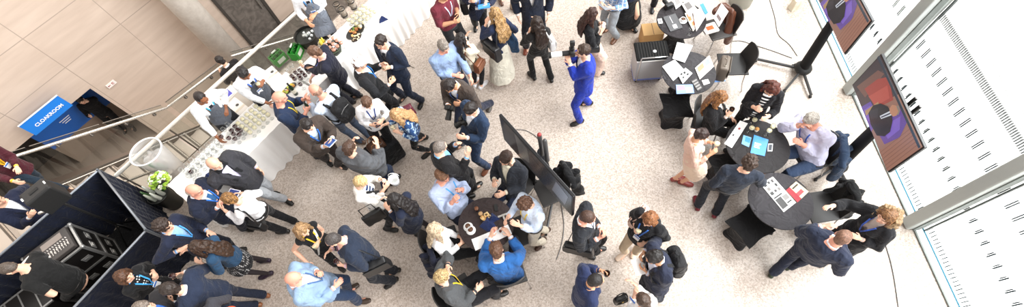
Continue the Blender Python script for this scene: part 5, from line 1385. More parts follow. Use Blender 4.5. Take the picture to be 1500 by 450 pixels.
# second screen (middle right): seen from the hall side, the viewer reads it with its top away from the centre
def stage(m):
    L_ = [('picture_floor', 0, 0, 1, 1, '#9c7466'), ('picture_backdrop', [(0, 0), (.32, 0), (.45, 1), (0, 1)], '#57494b'), ('picture_backdrop', [(.0, .0), (.10, .0), (.14, 1), (0, 1)], '#4a4145'), ('picture_warm_set', [(.05, .1), (.22, .2), (.18, .9), (.10, .8)], '#7d5a52'),
          ('picture_red_set', [(.14, .28), (.40, .36), (.46, .84), (.24, .97), (.17, .7)], '#a84d46'), ('picture_red_set', [(.24, .3), (.38, .38), (.42, .78), (.30, .86)], '#bd5a50'), ('picture_violet_light', [(.27, 0), (.56, 0), (.50, .34), (.30, .3)], '#7056a8'), ('picture_violet_light', [(.32, .04), (.46, .04), (.44, .26), (.33, .24)], '#8465c4'),
          ('picture_violet_light', [(.52, .14), (.76, .2), (.80, .62), (.72, .95), (.56, .9)], '#6c519f'), ('picture_violet_light', [(.60, .3), (.74, .34), (.74, .7), (.64, .84)], '#8467c6'), ('picture_wood_floor', [(.78, 0), (1, 0), (1, 1), (.74, 1), (.81, .6)], '#a37462')]
    L_ += [('picture_board_line', [(.80+.035*k, 0), (.805+.035*k, 0), (.80+.033*k, 1), (.795+.033*k, 1)], '#8a6154') for k in range(6)]
    L_ += [('picture_lectern', [(.34, .08), (.39, .05), (.42, .48), (.37, .5)], '#b39068'), ('picture_dark_suit', [(.39, .14), (.50, .08), (.64, .12), (.70, .30), (.70, .48), (.63, .64), (.56, .70), (.48, .68), (.40, .54), (.36, .34)], '#23222a'), ('picture_sleeve', [(.38, .2), (.46, .14), (.50, .34), (.42, .44)], '#2f2d37'),
           ('picture_shirt', [(.50, .40), (.535, .40), (.58, .70), (.535, .71)], '#d5d9e2'), ('picture_tie', [(.515, .42), (.528, .42), (.562, .68), (.55, .69)], '#3a3a52'), ('picture_face', [(.51, .70), (.55, .67), (.60, .70), (.615, .79), (.59, .88), (.54, .89), (.50, .80)], '#c08a6e'), ('picture_hair', [(.535, .88), (.595, .87), (.61, .80), (.622, .84), (.60, .92), (.55, .93)], '#8f8378'),
           ('picture_dark_edge', [(0, .94), (1, .94), (1, 1), (0, 1)], '#39424e')]
    return L_
pic2 = stage(0)
screen('flat television showing a man in dark suit on a stage, middle right', (4.17, 3.50), (4.12, 2.22), 1.46, .64, (-1, 0, 0), pic2, tilt=.0)
bs = at(1222, 247, 0); screen_stand('black rolling stand of the middle right television', (bs[0], bs[1]), (4.24, 2.86, 1.75), 0, [(1203, 207), (1248, 284), (1196, 262), (1232, 236)])
pic1 = stage(1)
screen('flat television with violet stage picture at the top right edge', (4.27, 5.32), (4.28, 4.02), 1.42, .66, (-1, 0, 0), pic1)
bs = at(1172, 106, 0); screen_stand('black rolling stand of the top right television', (bs[0], bs[1]), (4.36, 4.66, 1.75), 0, [(1108, 87), (1188, 140), (1163, 95), (1150, 132)])
pic3 = [('dark_screen', 0, 0, 1, 1, '#17171a'), ('painted_reflection', [(.25, .1), (.42, .3), (.40, .9), (.22, 1)], '#4a4846'), ('painted_reflection', [(.40, .2), (.55, .1), (.62, .7), (.45, .8)], '#241c1c'), ('painted_reflection', [(.74, .25), (.92, .2), (.96, .8), (.8, .9)], '#5a5c66')]  # reflections on the dark glass are painted as flat glowing shapes
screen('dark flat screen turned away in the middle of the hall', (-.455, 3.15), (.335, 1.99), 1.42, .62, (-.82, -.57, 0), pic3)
bs = at(812, 285, 0); E = screen_stand('rolling stand with cable grips behind the dark screen', (bs[0], bs[1]), (.02, 2.77, 1.7), 0, [(834, 304), (774, 258), (800, 342), (797, 250)])
for k, (x, y, cc_) in enumerate(((790, 198, '#8a2a2a'), (798, 207, '#3a3a3a'))):
    q_ = at(x, y, 2.2)-np.array([bs[0], bs[1], 0]); G().tube([q_, q_+np.array([.02, -.02, -.45])], .028, n=12).build('clamp_pole', mat('stand_grey', '#4a4a4b', .4, .3), E, smooth='auto'); G().ball(q_+np.array([0, 0, .01]), .026).build('pole_cap', mat('pole_cap', cc_, .4), E, smooth=True)
ms_ = [o for o in COL.objects if o.name.startswith('screen_stand')][0]; mo = np.array(ms_.location)
for (a_, b_) in (((1343, 143), (1318, 163)), ((1349, 155), (1324, 174))):
    A1, A2_ = atx(a_[0], a_[1], 4.27)-mo, atx(b_[0], b_[1], 4.27)-mo; G().tube([A1, A2_-np.array([0, 0, .12])], .024, n=10, capk=.1).build('mount_pole', blackp, ms_, smooth='auto'); G().ball(A1, .022).build('pole_cap', mat('pole_cap', '#d0d0d0', .4), ms_, smooth=True)
# cables on the floor
def cable(label, pts, r=.006):
    q_ = [at(x, y, .008) for x, y in pts]; out_ = []
    for i in range(len(q_)-1):
        p0, p1, p2, p3 = q_[max(0, i-1)], q_[i], q_[i+1], q_[min(len(q_)-1, i+2)]
        for t in np.linspace(0, 1, 7)[:-1]: out_.append(.5*((2*p1)+(p2-p0)*t+(2*p0-5*p1+4*p2-p3)*t*t+(3*p1-p0-3*p2+p3)*t**3))
    out_.append(q_[-1]); c = out_[len(out_)//2]
    o = G().tube([v-c for v in out_], r, n=6).build('cable', mat('cable_grey', '#5d5e5e', .5), None, smooth=True); o.location = Vector(c); return setp(o, label, 'cable')
cable('grey cable running from the top edge down to the top right stand', [(1126, -5), (1135, 25), (1140, 50), (1156, 65), (1168, 82)])
cable('grey cable curving from the leather jacket chair to the top right stand', [(1068, 61), (1085, 60), (1105, 66), (1130, 74), (1160, 85)])
cable('grey cable leaving the middle right stand towards the fur hood woman', [(1232, 262), (1245, 282), (1262, 300), (1285, 330), (1305, 385), (1316, 450)])
cable('thin cable hanging behind the dark screen', [(757, 190), (772, 192), (790, 206), (796, 235)])
cable('cable on the floor below the dark screen', [(822, 300), (826, 330), (822, 360), (815, 380)])
# white paper bag at the top
E = empty('paper_bag', at(1163, 12, 0), 'crumpled cream paper bag on the floor at the top edge', 'bag', rz=.3)
g = G().box([0, 0, .12], (.2, .12, .24)); link('bag_paper', remesh(g, .012, (0, 0, 0), smooth=1, disp=(.02, 16, 2)), mat('cream_paper', '#e6dcc6', .8), E)
G().tube([(-.05, 0, .23), (-.04, 0, .3), (.04, 0, .3), (.05, 0, .23)], .006, n=6).build('handle', mat('tan_string', '#b49a6a', .8), E, smooth=True)
# suitcase with brown handbag
sc_ = at(556, 236, .0); SU = empty('suitcase', (sc_[0]+.18, sc_[1]+.02, 0), 'black soft suitcase standing under the brown handbag', 'suitcase', rz=math.radians(38))
G().box([0, 0, .26], (.52, .34, .46), bev=.04).build('case_body', cloth('#131315'), SU, smooth='auto')
G().box([0, 0, .49], (.46, .28, .01), bev=.004).build('lid_panel', cloth('#1c1c1f'), SU)
G().tube([(-.08, 0, .49), (-.07, 0, .53), (.07, 0, .53), (.08, 0, .49)], .01, n=8).build('handle', blackp, SU, smooth=True)
for sx in (-.2, .2):
    for sy in (-.13, .13): G().tube([(sx-.01, sy, .022), (sx+.01, sy, .022)], .022, n=10, capk=.1).build('wheel', blackp, SU, smooth='auto')
def handbag(label, c, rz, col, w=.3, d=.12, h=.22, strap=.16, cat='handbag', soft=True, name='handbag', col2=None):
    E = empty(name, c, label, cat, rz=rz); m = mat('bag_leather', col, .38)
    g = G().box([0, 0, h/2], (w, d, h), taper=.82, bev=.03)
    link('bag_body', remesh(g, .011, (0, 0, 0), smooth=3, disp=(.012, 12, random.random()*9)), m, E)
    for sg in (1, -1):
        G().tube([(-w*.28, sg*d*.3, h*.9), (-w*.22, sg*d*.35, h+strap*.75), (0, sg*d*.38, h+strap), (w*.22, sg*d*.35, h+strap*.75), (w*.28, sg*d*.3, h*.9)], .007, n=6).build('handle', mat('bag_handle', col2 or col, .4), E, smooth=True)
    G().box([0, -d*.47, h*.7], (w*.12, .01, .03)).build('clasp', mat('clasp', '#b89a5a', .3, .7), E)
    return E
handbag('brown leather handbag lying on the black suitcase', np.array([SU.location[0]-.05, SU.location[1]-.03, .5]), .6, '#4a3022', .30, .2, .12, .10, col2='#9a6a44')
# black and white things at the floor beside the suitcase
handbag('small black bag with white ribbon beside the suitcase', at(567, 255, .05), .4, '#151515', .2, .12, .2, .05, col2='#e8e8e8')

# chairs and draped coats around the seated guests
def at0(x, y): return at(x, y, .45)
chair('chair under the man in the blue blazer', at0(744, 397), math.radians(105))
chair('chair under the blonde woman in white at the centre table', at0(650, 357), math.radians(15))
chair('chair under the short haired woman in grey at the bottom', at0(672, 432), math.radians(30))
chair('chair under the man in the dark suit near the dark screen', at0(758, 272), math.radians(-130))
chair('empty chair with the black coat behind the dark screen', at0(807, 278), math.radians(200))
chair('chair left behind the seated woman with long brown hair', at0(1037, 176), math.radians(-25), '#1d1c1c')
chair('chair under the man in the lilac shirt', at0(1187, 228), math.radians(190))
chair('chair with the black coat right of the newspaper table', at0(1203, 303), math.radians(185))
chair('empty chair on the right side of the centre table', at0(764, 338), math.radians(200))
def coat_on(name, label, c, rz, m, w=.24, seed=3):
    c = np.array([c[0], c[1], 0]); ca, sa = math.cos(rz), math.sin(rz)
    f = lambda x, y, z: c+np.array([ca*x-sa*y, sa*x+ca*y, z])
    return draped(name, label, 'coat', [[f(-.27, -w, .72), f(-.27, -.1, .84), f(-.27, .1, .84), f(-.27, w, .72)], [f(-.31, -w*.8, .75), f(-.36, -w*.95, .3)], [f(-.31, w*.7, .78), f(-.38, w*.8, .25)], [f(-.33, 0, .78), f(-.38, 0, .3)], [f(-.2, -.12, .78), f(-.15, -.15, .52)]],
                  [[(.05, .05)]*4, [(.09, .045), (.10, .05)], [(.08, .045), (.10, .04)], [(.12, .04), (.13, .04)], [(.09, .03), (.1, .03)]], m, Vector((c[0], c[1], 0)), disp=(.028, 9, seed))
coat_on('coat', 'black coat over the chair behind the dark screen', at0(807, 278), math.radians(200), cloth('#121214'), w=.2, seed=1)
coat_on('coat', 'dark denim jacket over the lilac shirt man chair', at0(1187, 228), math.radians(165), cloth('#2b3a50'), w=.27, seed=4)
coat_on('coat', 'black coat over the chair beside the newspaper table', at0(1200, 300), math.radians(185), cloth('#151516'), w=.2, seed=8)
0 and coat_on('coat', 'black coat over the chair of the long brown haired woman', at0(1040, 176), math.radians(-25), cloth('#151517'), w=.16, seed=9)
coat_on('coat', 'navy coat over the chair of the blonde woman in white', at(668, 374, .45), math.radians(12), cloth('#191c2c'), w=.17, seed=12)
handbag('black bag lying beside the grey jacket woman chair', at(668, 450, .3), .3, '#111112', .34, .16, .2, .05)
# ------------------------------------------------------------------ the people
P = person
def gripz(R, i): return R['grip'][i]
def hold_glass(R, i, fill, label, kind='wine'):
    g = gripz(R, i)
    if kind == 'wine': return wine_glass(g-np.array([0, 0, .075]), fill, label)
    if kind == 'tumbler': return tumbler(g-np.array([0, 0, .045]), fill, label)
    return wine_glass(g-np.array([0, 0, .075]), fill, label)
def hold_cup(R, i, label, col='#2a2220'):
    E = empty('paper_cup', gripz(R, i)-np.array([0, 0, .05]), label, 'cup')
    G().lathe([(.027, 0), (.038, .10), (.035, .10), (.025, .01)], n=20).build('cup_body', mat('cup_paper', col, .5), E, smooth=True)
    G().lathe([(.03, .085), (.034, .088)], n=20).build('coffee', mat('drink', '#3a2013', .2), E, smooth=True); return E
def hold_flat(R, i, name, label, cat, w, h, m, th=.008, scr=None, tiltf=.5, up_=.02, lift=.02):
    g = gripz(R, i); F = R['Ff']; S = R['Sl']; up = np.array([0, 0, 1.])
    n = up*math.cos(tiltf)-F*math.sin(tiltf); y = F*math.cos(tiltf)+up*math.sin(tiltf)
    E = empty(name, g+n*lift+y*up_, label, cat)
    G().box([0, 0, 0], (w, h, th), ax=(S, y, n), bev=.002).build('body' if name != 'paper' else 'sheet', m, E)
    if scr: G().box(n*(th/2+.001), (w*.88, h*.86, .001), ax=(S, y, n)).build('screen' if 'phone' in name or 'tablet' in name else 'print', mat('screen_face', scr, .3), E)
    return E
def hold_camera(R, i, label, d, lens=.15, white=False, off=(0, 0, 0)):
    g = gripz(R, i)+np.array(off); d = np.array(d, float); d = d/np.linalg.norm(d); s = np.cross([0, 0, 1.], d); s = s/np.linalg.norm(s); u = np.cross(d, s)
    E = empty('camera', g, label, 'camera')
    G().box([0, 0, .02], (.145, .075, .10), ax=(s, d, u), bev=.018).build('camera_body', blackp, E, smooth='auto')
    G().box(u*.09, (.06, .06, .035), ax=(s, d, u), bev=.012).build('viewfinder', blackp, E, smooth='auto')
    G().tube([d*.03, d*(.04+lens*.4)], .038, n=16, capk=.05).build('lens', blackp, E, smooth='auto')
    G().tube([d*(.04+lens*.4), d*(.04+lens)], .042, n=16, capk=.05).build('lens_barrel', mat('lens_white', '#dcdad5', .4) if white else blackp, E, smooth='auto')
    G().tube([d*(.04+lens), d*(.08+lens)], .046, n=16, capk=.02).build('lens_hood', blackp, E, smooth='auto')
    return E
def flash(E, d):
    G().tube([np.array([0, 0, .1]), np.array([0, 0, .16])], .025, n=10).box([0, 0, .2], (.07, .05, .08), bev=.01).build('flash', blackp, E, smooth='auto')
def backpack(R, label, col, w=.30, h=.42, d=.16):
    F, S, U = R['F'], R['S'], R['U']; c = R['tp'](0, -.13, .26)-F*d*.5
    E = empty('backpack', c, label, 'backpack'); m = cloth(col, rough=.7)
    g = G(); g.box([0, 0, 0], (w, d, h), ax=(S, F, U), bev=.06); g.box(-F*d*.5-U*h*.14, (w*.72, .07, h*.5), ax=(S, F, U), bev=.03); g.ball(U*h*.42, (w*.36, d*.45, .07), (S, F, U))
    link('pack_body', remesh(g, .012, (0, 0, 0), smooth=3, disp=(.012, 12, random.random()*9)), m, E)
    for sg in (1, -1):
        tp = R['tp']; pts = [tp(sg*.085, -.14, .42)-c, tp(sg*.088, -.07, .50)-c, tp(sg*.09, .03, .51)-c, tp(sg*.10, .145, .40)-c, tp(sg*.12, .15, .25)-c, tp(sg*.165, .02, .12)-c, tp(sg*.13, -.12, .08)-c]
        G().tube(pts, [(.024, .008)]*7, side=S, n=8).build('shoulder_strap', m, E, smooth=True)
    G().tube([-F*(d*.5+.005)+S*(-w*.3)+U*.1, -F*(d*.5+.012)+U*.13, -F*(d*.5+.005)+S*(w*.3)+U*.1], .005, n=6).build('zip', mat('zip_grey', '#777777', .4), E, smooth=True)
    return E
def side_bag(R, sg, label, col, w=.34, h=.26, d=.11, z=-.12, fwd=-.02, cat='bag', name='shoulder_bag', strapto=-1, out=.22, pattern=None):
    tp = R['tp']; F, S = R['Ff'], R['Sl']; c = tp(sg*out, fwd, z); up = np.array([0, 0, 1.])
    E = empty(name, c, label, cat); m = mat('bag_leather', col, .4)
    g = G(); g.box([0, 0, 0], (d, w, h), ax=(S, F, up), bev=.025, taper=.86)
    link('bag_body', remesh(g, .011, (0, 0, 0), smooth=3, disp=(.010, 12, random.random()*9)), m, E)
    G().box(S*sg*(d/2+.002)+up*h*.1, (.012, w*.9, h*.6), ax=(S, F, up), bev=.005).build('flap', m, E)
    top = tp(strapto*-.0+sg*.10, -.01, .505)-c if strapto else None
    k = .04 if name != 'tote_bag' else .02
    G().tube([F*w*.36+up*h*.4, (F*w*.36+up*h*.4)*.3+tp(sg*.16, .09, .3)*.7-c*.7, tp(sg*.11, .06, .49)-c, top+up*.02, tp(sg*.12, -.09, .46)-c, -F*w*.36+up*h*.4], [(.013, .005)]*6, n=8).build('strap', m, E, smooth=True)
    return E

navy, black, char = '#1c2233', '#141417', '#2b2c30'
# --- bar staff
R = P('waiter with grey apron at the top edge leaning over the glasses', (442, -14), -72, [(496, 60), (484, 66)], hands=((461, 26, 1.0), (453, 37, .95)), top=('shirt', '#eceef2'), tie='#20222a', apron='#6f7580', lanyard='#3f8fd0', bot=('trousers', '#1b1b20'), hair=('short', '#1a1412'), skin='tan')
R = P('waiter in white shirt and grey apron nearest the clear bin', (295, 144), -38, None, lean=.22, hands=((334, 162, .95), (323, 207, .82)), top=('shirt', '#eef0f3'), tie='#22242c', apron='#575b64', lanyard='#3fb0d8', bot=('trousers', '#1b1b20'), hair=('crop', '#1d1512'), skin='brown', pitch=30)
R = P('waiter in white shirt and grey apron behind the white carton', (357, 108), -40, None, lean=.2, hands=((388, 126, 1.15), (397, 154, .82)), top=('shirt', '#eef0f3'), tie='#22242c', apron='#4d515a', lanyard='#3f6fd0', bot=('trousers', '#1b1b20'), hair=('short', '#16100e'), skin='brown', pitch=30, hold=(True, False))
hold_glass(R, 0, '#eadfb8', 'glass held up by the waiter behind the white carton')
P('person in black jacket on the stair landing beyond the railing', (323, 89), 150, None, z0=-2.18, lean=.12, top=('jacket', '#1d1a1b'), bot=('trousers', '#1c1b1d'), hair=('short', '#1c1512'), hands=('cup', 'cup'), pitch=25)
P('person in black at the cloakroom counter with one arm out', (118, 147), -60, None, z0=-4.49, h=1.88, lean=.1, top=('sweater', '#101012'), bot=('trousers', '#101012'), hair=('short', '#15100e'), hands=((128, 168, 1.1), 'cup'), pitch=25)
# --- guests at the bar
R = P('man in dark blazer and pink shirt leaning to the green carriers', (461, 77), 188, [(522, 140), (512, 150)], lean=.1, hands=((441, 97, 1.15), (455, 118, .95)), top=('blazer', '#1f2130'), shirt='#e6bcc4', lanyard='#3a4a9a', badge=False, bot=('trousers', '#1b1c26'), hair=('short', '#5a4030'), hold=(True, False), pitch=20)
hold_glass(R, 0, '#eadfb8', 'glass in the hand of the man in pink shirt')
R = P('guest in white cap and black blazer with blue lanyard', (527, 93), 15, [(585, 170), (572, 160)], hands=('cup', (578, 123, 1.2)), top=('blazer', '#1e1f22'), shirt='#dfe3ea', lanyard='#2f7fd6', badge=False, bot=('trousers', black), hair=('short', '#5a3a26'), cap='#f2f1f2', hold=(False, True), h=1.72)
hold_glass(R, 1, '#c9b46a', 'small glass held by the guest in the white cap', 'tumbler')
R = P('young man in navy suit and glasses standing by the bar cloth', (558, 62), -120, [(590, 143), (616, 150)], hands=((569, 104, 1.15), (562, 103, 1.15)), top=('jacket', '#1d2638'), bot=('trousers', '#1d2638'), tie='#161a26', glasses=True, hair=('short', '#241a15'), hold=(True, True), build=1.05)
hold_glass(R, 1, '#7a8a3a', 'small dish of green food in the hands of the man with glasses', 'tumbler')
R = P('bald man in light blue shirt with black backpack at the bar', (462, 133), 150, [(540, 200), (527, 206)], hands=((449, 146, 1.2), 'chest'), top=('shirt', '#c3d0e2'), lanyard='#2f6fd6', badge=False, bot=('jeans', '#4a5568'), shoe='#6a5040', hair=('fringe', '#8a6a58'), skin='red', build=1.08, pitch=25)
backpack(R, 'black backpack on the bald man in light blue shirt', '#161618')
R = P('bald man in navy sweater with yellow lanyard at the bar', (410, 143), 18, None, lean=.08, hands=('cup', (455, 163, 1.2)), top=('sweater', '#22304a'), lanyard='#f0d02a', badge=False, bot=('trousers', '#23242c'), hair=('fringe', '#a08070'), skin='red', hold=(False, True), build=1.08, pitch=25)
bottle('small dark bottle in the hand of the man with yellow lanyard', gripz(R, 1)-np.array([0, 0, .1]), '#1f2a1a', h=.22, r=.028)
R = P('dark haired man in brown jacket reading a blue booklet', (450, 183), -38, [(498, 243), (480, 235)], hands=((491, 209, 1.15), (482, 217, 1.1)), top=('jacket', '#463c36'), shirt='#c9dcf0', lanyard='#2f6fc8', badge=False, bot=('trousers', '#2b2423'), hair=('short', '#1c1513'), hold=(True, True), build=1.08, pitch=32)
hold_flat(R, 0, 'booklet', 'blue and white booklet held by the man in the brown jacket', 'booklet', .15, .21, mat('booklet_white', '#dfe7f2', .5), .01, '#2f5fae')
R = P('person in grey puffer jacket seen from behind', (513, 217), 62, [(577, 263), (566, 272)], hands=((520, 203, 1.25), 'cup'), top=('puffer_jacket', '#54565a', 'puffer'), bot=('jeans', '#20304c'), hair=('short', '#3e2a1e'), build=1.1, hold=(True, False))
R = P('woman in white blouse with striped lanyard checking her phone', (538, 151), -62, [(556, 212), (575, 218)], sex='f', h=1.7, hands=((562, 183, 1.15), (550, 189, 1.1)), top=('blouse', '#f0f0f1'), lanyard='#28407e', badge=False, bot=('trousers', black), hair=('short', '#4e3626'), hold=(True, True), pitch=35)
hold_flat(R, 1, 'phone', 'phone in the hands of the woman in white blouse', 'phone', .075, .15, blackp, .009, '#3a3040')
R = P('woman with long blonde hair in blue floral blouse', (580, 169), 205, [(626, 224), (618, 203)], sex='f', h=1.7, hands=((581, 197, 1.1), 'cup'), top=('blouse', '#2a4a7a', 'floral', '#a9c4dc'), bot=('leggings', '#161618'), hair=('long', '#9a7148', '#cfa878'), hold=(True, False))
side_bag(R, -1, 'maroon leather shoulder bag of the blonde woman in floral blouse', '#5a1a2c', w=.3, h=.22, z=.1, out=.25)
hold_glass(R, 0, '#eadfb8', 'glass held by the woman in floral blouse')
R = P('blonde woman in white jacket over navy stripes', (529, 267), 2, None, sex='f', h=1.68, hands=((566, 262, 1.2), (570, 274, 1.15)), top=('cardigan', '#efece6'), shirt=('#22345c', 'hstripes', '#dfe6f0'), bot=('trousers', black), hair=('short', '#c09a62', '#e6cc98'), strap=(-1, '#161616'), hold=(True, True), pitch=30)
R = P('woman with black hair in navy jacket facing the white tub', (577, 292), 165, [(632, 336), (618, 342)], sex='f', h=1.64, hands=((566, 306, 1.1), 'cup'), top=('blazer', '#1d2438'), bot=('skirt', '#1d2438'), hair=('long', '#15100f'), stocking='#2a2426')
E = empty('pail', at(580, 268, 1.0), 'small white pail held out beside the blonde woman in white jacket', 'pail')
G().lathe([(.055, 0), (.075, .13), (.070, .13), (.05, .01)], n=24).build('pail_body', mat('pail_white', '#ecefee', .35), E, smooth=True)
G().tube([(.072*math.cos(a), .05, .12+.09*math.sin(a)) for a in np.linspace(0, math.pi, 11)], .005, n=6).build('handle', mat('pail_white', '#ecefee', .35), E, smooth=True)
q = at(548, 318, .8); E = empty('tote_bag', q, 'flat black tote bag hanging from the blonde woman in white jacket', 'bag', rz=.5)
link('bag_body', remesh(G().box([0, 0, 0], (.30, .07, .30), bev=.02), .011, (0, 0, 0), smooth=2, disp=(.01, 12, 2)), mat('bag_leather', '#151516', .4), E)
G().tube([(-.1, 0, .14), (-.09, 0, .38), (.09, 0, .38), (.1, 0, .14)], .008, n=6).build('handle', mat('bag_leather', '#151516', .4), E, smooth=True)
# --- lower bar end
R = P('bearded grey haired man in charcoal jacket and dark scarf', (314, 240), -24, [(398, 283), (420, 293)], hands=('pocket', (330, 263, 1.05)), top=('jacket', '#35353a'), shirt='#c9c4dc', scarf='#17181c', bot=('trousers', '#a9adb2'), hair=('fringe', '#a39c94'), beard='#b5aea6', hold=(False, True), build=1.12, pitch=22)
hold_glass(R, 1, '#eadfb8', 'glass of white wine of the grey bearded man')
R = P('balding man in navy suit with blue tie facing the napkin', (285, 279), 0, [(372, 326), (360, 334)], hands=((320, 281, 1.15), (327, 301, 1.1)), top=('jacket', '#1c2234'), shirt='#e6ecf4', tie='#2a5a8a', lanyard='#2f6fc8', badge=False, bot=('trousers', '#1a1e2e'), hair=('fringe', '#8f857c'), skin='red', hold=(True, True), build=1.12, pitch=25)
hold_cup(R, 0, 'dark cup between the hands of the balding man in navy suit')
R = P('person with brown hair in white shirt bending towards the balding man', (337, 292), 165, [(414, 338), (429, 324)], sex='f', h=1.72, lean=.0, hands=('cup', (352, 283, 1.1)), top=('shirt', '#f0f0f2'), bot=('trousers', '#151518'), hair=('short', '#3f2a1c', '#b08048'), hold=(False, True), pitch=35)
side_bag(R, 1, 'small black bag on the hip of the person in white shirt', '#141415', w=.26, h=.18, z=-.08)
hold_flat(R, 1, 'paper', 'plate of food and navy napkin held by the person in white shirt', 'plate', .16, .16, mat('plate_china', '#e8e4ea', .4), .012, '#2a3a74', tiltf=.1)
R = P('dark curly haired man in navy blazer in front of the drape', (240, 331), 0, None, hands=('low', (266, 371, 1.1)), top=('blazer', '#20263a'), shirt='#8fb4e0', lanyard='#4f9fe0', badge=False, bot=('trousers', '#1a1c26'), hair=('curly', '#2b1e17'), lean=.05, pitch=15)
R = P('woman with long dark hair, blue cardigan and polka dot skirt', (289, 362), 188, [(386, 382), (389, 402)], sex='f', h=1.66, hands=((292, 388, 1.15), (266, 369, 1.1)), top=('sweater', '#24425e'), bot=('skirt', '#17181c', 'polka', '#e6e6e6'), stocking='#2b2528', shoe='#2a1a2e', hair=('long', '#241812', '#4a3426'), lean=.02)
R = P('woman with brown hair and polka dot top under a black cardigan', (182, 405), -5, None, sex='f', h=1.66, hands=((234, 400, 1.1), (231, 411, 1.05)), top=('cardigan', '#19191b'), shirt=('#16171a', 'polka', '#eeeeee'), lanyard='#3f9fe0', bot=('trousers', '#151517'), hair=('bob', '#3a2418', '#6a4630'), hold=(True, True), pitch=15)
hold_glass(R, 1, '#e9a78c', 'glass between the hands of the polka dot top woman')
R = P('dark haired man in navy suit with tan shoe at the bottom', (249, 424), 182, [(384, 433), (372, 448)], hands=((251, 442, 1.1), (266, 399, 1.2)), top=('jacket', '#232c40'), bot=('trousers', '#202636'), shoe='#8a5530', hair=('short', '#2a211c'), hold=(False, True), lean=-.05, build=1.08)
hold_glass(R, 1, '#3a0d14', 'glass of red wine raised by the man with the tan shoe')
R = P('grey haired guest at the bottom edge holding spectacles', (212, 451), 5, None, hands=((244, 443, 1.2), 'cup'), top=('jacket', '#2b2a2c'), shirt='#3f6fc0', bot=('trousers', '#1c1c20'), hair=('short', '#6a5f56'), hold=(True, False), build=1.0)
R = P('guest below the frame wearing the orange backpack', (284, 462), 178, None, top=('shirt', '#3a3a40'), hair=('short', '#3a2a20'), h=1.68, lean=-.1)
backpack(R, 'orange and black backpack at the bottom edge', '#e2592a', w=.30, h=.40, d=.17)
# --- booth and stairs
R = P('sound technician in black shirt working at the mixing desk', (8, 392), 195, [(120, 425), (128, 438)], pelvis=(92, 408), hands=((70, 432, .95), (45, 395, .95)), top=('polo_shirt', '#191919'), bot=('jeans', '#1c1b1b'), hair=('crop', '#4a4038'), sleeve='short', lean=-.1, pitch=50, build=1.12)
hold_flat(R, 0, 'card_pack', 'small red and white pack in the hand of the technician', 'pack', .07, .10, mat('pack_red', '#b5402e', .5), .02, '#e8e0da')
P('man in maroon jacket with yellow stripes walking down the stairs', (-42, 222), -15, [(101, 277), (66, 268)], z0=-.45, hands=((30, 249, 1.0), (44, 275, .95)), top=('jacket', '#4a1c26'), shirt='#e8c23a', lanyard='#f0b020', bot=('jeans', '#22303e'), hair=('short', '#3a2a20'), shoe='#3a2418')
P('fair haired person in navy suit following down the stairs', (-6, 293), -5, None, z0=-.35, hands=((34, 300, 1.0), 'cup'), top=('jacket', '#1a2036'), shirt='#e8ecf2', bot=('trousers', '#1a2036'), hair=('short', '#a8824e'))
# --- group lower centre left
R = P('woman with long fair hair in sleeveless black top and yellow lanyard', (443, 338), -35, None, sex='f', h=1.68, hands=((468, 361, 1.15), (452, 391, .95)), top=('top', '#19191b'), sleeve='none', lanyard='#f0c52a', badge=False, bot=('trousers', '#161618'), hair=('long', '#7a5a3a', '#b8946a'), strap=(1, '#d8d5d0'), hold=(True, False), pitch=22)
hold_glass(R, 0, '#eadfb8', 'small glass with food held by the sleeveless top woman', 'tumbler')
R = P('man in dark navy jacket and pink shirt with black satchel', (488, 352), 203, [(573, 413), (576, 398)], hands=((502, 392, 1.1), 'cup'), top=('jacket', '#222b3c'), shirt='#dcb4bc', tie='#b98a94', lanyard='#4a5ea8', badge=False, bot=('trousers', '#191b22'), shoe='#15120f', hair=('crop', '#3f3a38'), hold=(True, False), build=1.12, pitch=25)
hold_glass(R, 0, '#3a0d14', 'glass of red wine held by the man with the black satchel')
side_bag(R, 1, 'black leather satchel on the hip of the man in dark navy jacket', '#17181a', w=.38, h=.28, d=.12, z=.0, fwd=-.12, out=.2)
R = P('bald man in pale blue blazer at the lower centre', (430, 408), 18, [(513, 424), (529, 441)], hands=((473, 399, 1.2), 'low'), top=('blazer', '#87a0bd'), shirt='#dfe6ee', lanyard='#4a6a9a', badge=False, bot=('trousers', '#22324c'), shoe='#3a2b20', hair=('bald', '#8a6a52'), skin='red', hold=(True, False), build=1.12, pitch=28)
hold_glass(R, 0, '#eadfb8', 'small glass with snack held by the bald man in pale blue', 'tumbler')
# --- upper centre
R = P('man in maroon shirt with rolled sleeves at the top edge', (649, -8), -38, None, hands=((673, 27, 1.1), (669, 36, 1.1)), top=('shirt', '#6e2a36'), sleeve='rolled', lanyard='#c9d0e6', badge=False, bot=('trousers', '#2a2a2e'), hair=('short', '#1c1513'), skin='tan', hold=(True, True), build=1.1)
hold_cup(R, 0, 'dark cup held by the man in the maroon shirt')
R = P('woman with long black hair in cream jacket and brown bag', (675, 57), 60, [(707, 123), (698, 120)], sex='f', h=1.62, hands=('cup', (688, 60, 1.3)), top=('blazer', '#d8ceb8'), bot=('leggings', '#1a1a1c'), shoe='#e8e8ea', hair=('long', '#17110f'))
side_bag(R, -1, 'brown leather crossbody bag of the woman in cream jacket', '#7a4a30', w=.24, h=.20, z=.0, fwd=-.02, out=.24)
R = P('grey haired man in light blue shirt watching the hall', (650, 69), -52, None, hands=((692, 118, .9), (672, 114, 1.0)), top=('shirt', '#8fa5c8'), bot=('trousers', '#1e2230'), hair=('short', '#6f675f'), skin='red', build=1.1, pitch=25)
R = P('dark haired man in brown jacket looking at a camera', (658, 122), -118, [(717, 154), (690, 185)], hands=((674, 158, 1.1), (656, 162, 1.1)), top=('jacket', '#453b35'), shirt='#dfe6f0', lanyard='#3a5a9a', badge=False, bot=('trousers', '#23283a'), shoe='#4a443e', hair=('short', '#1d1614'), skin='tan', hold=(True, True), pitch=38, build=1.08, lean=.02)
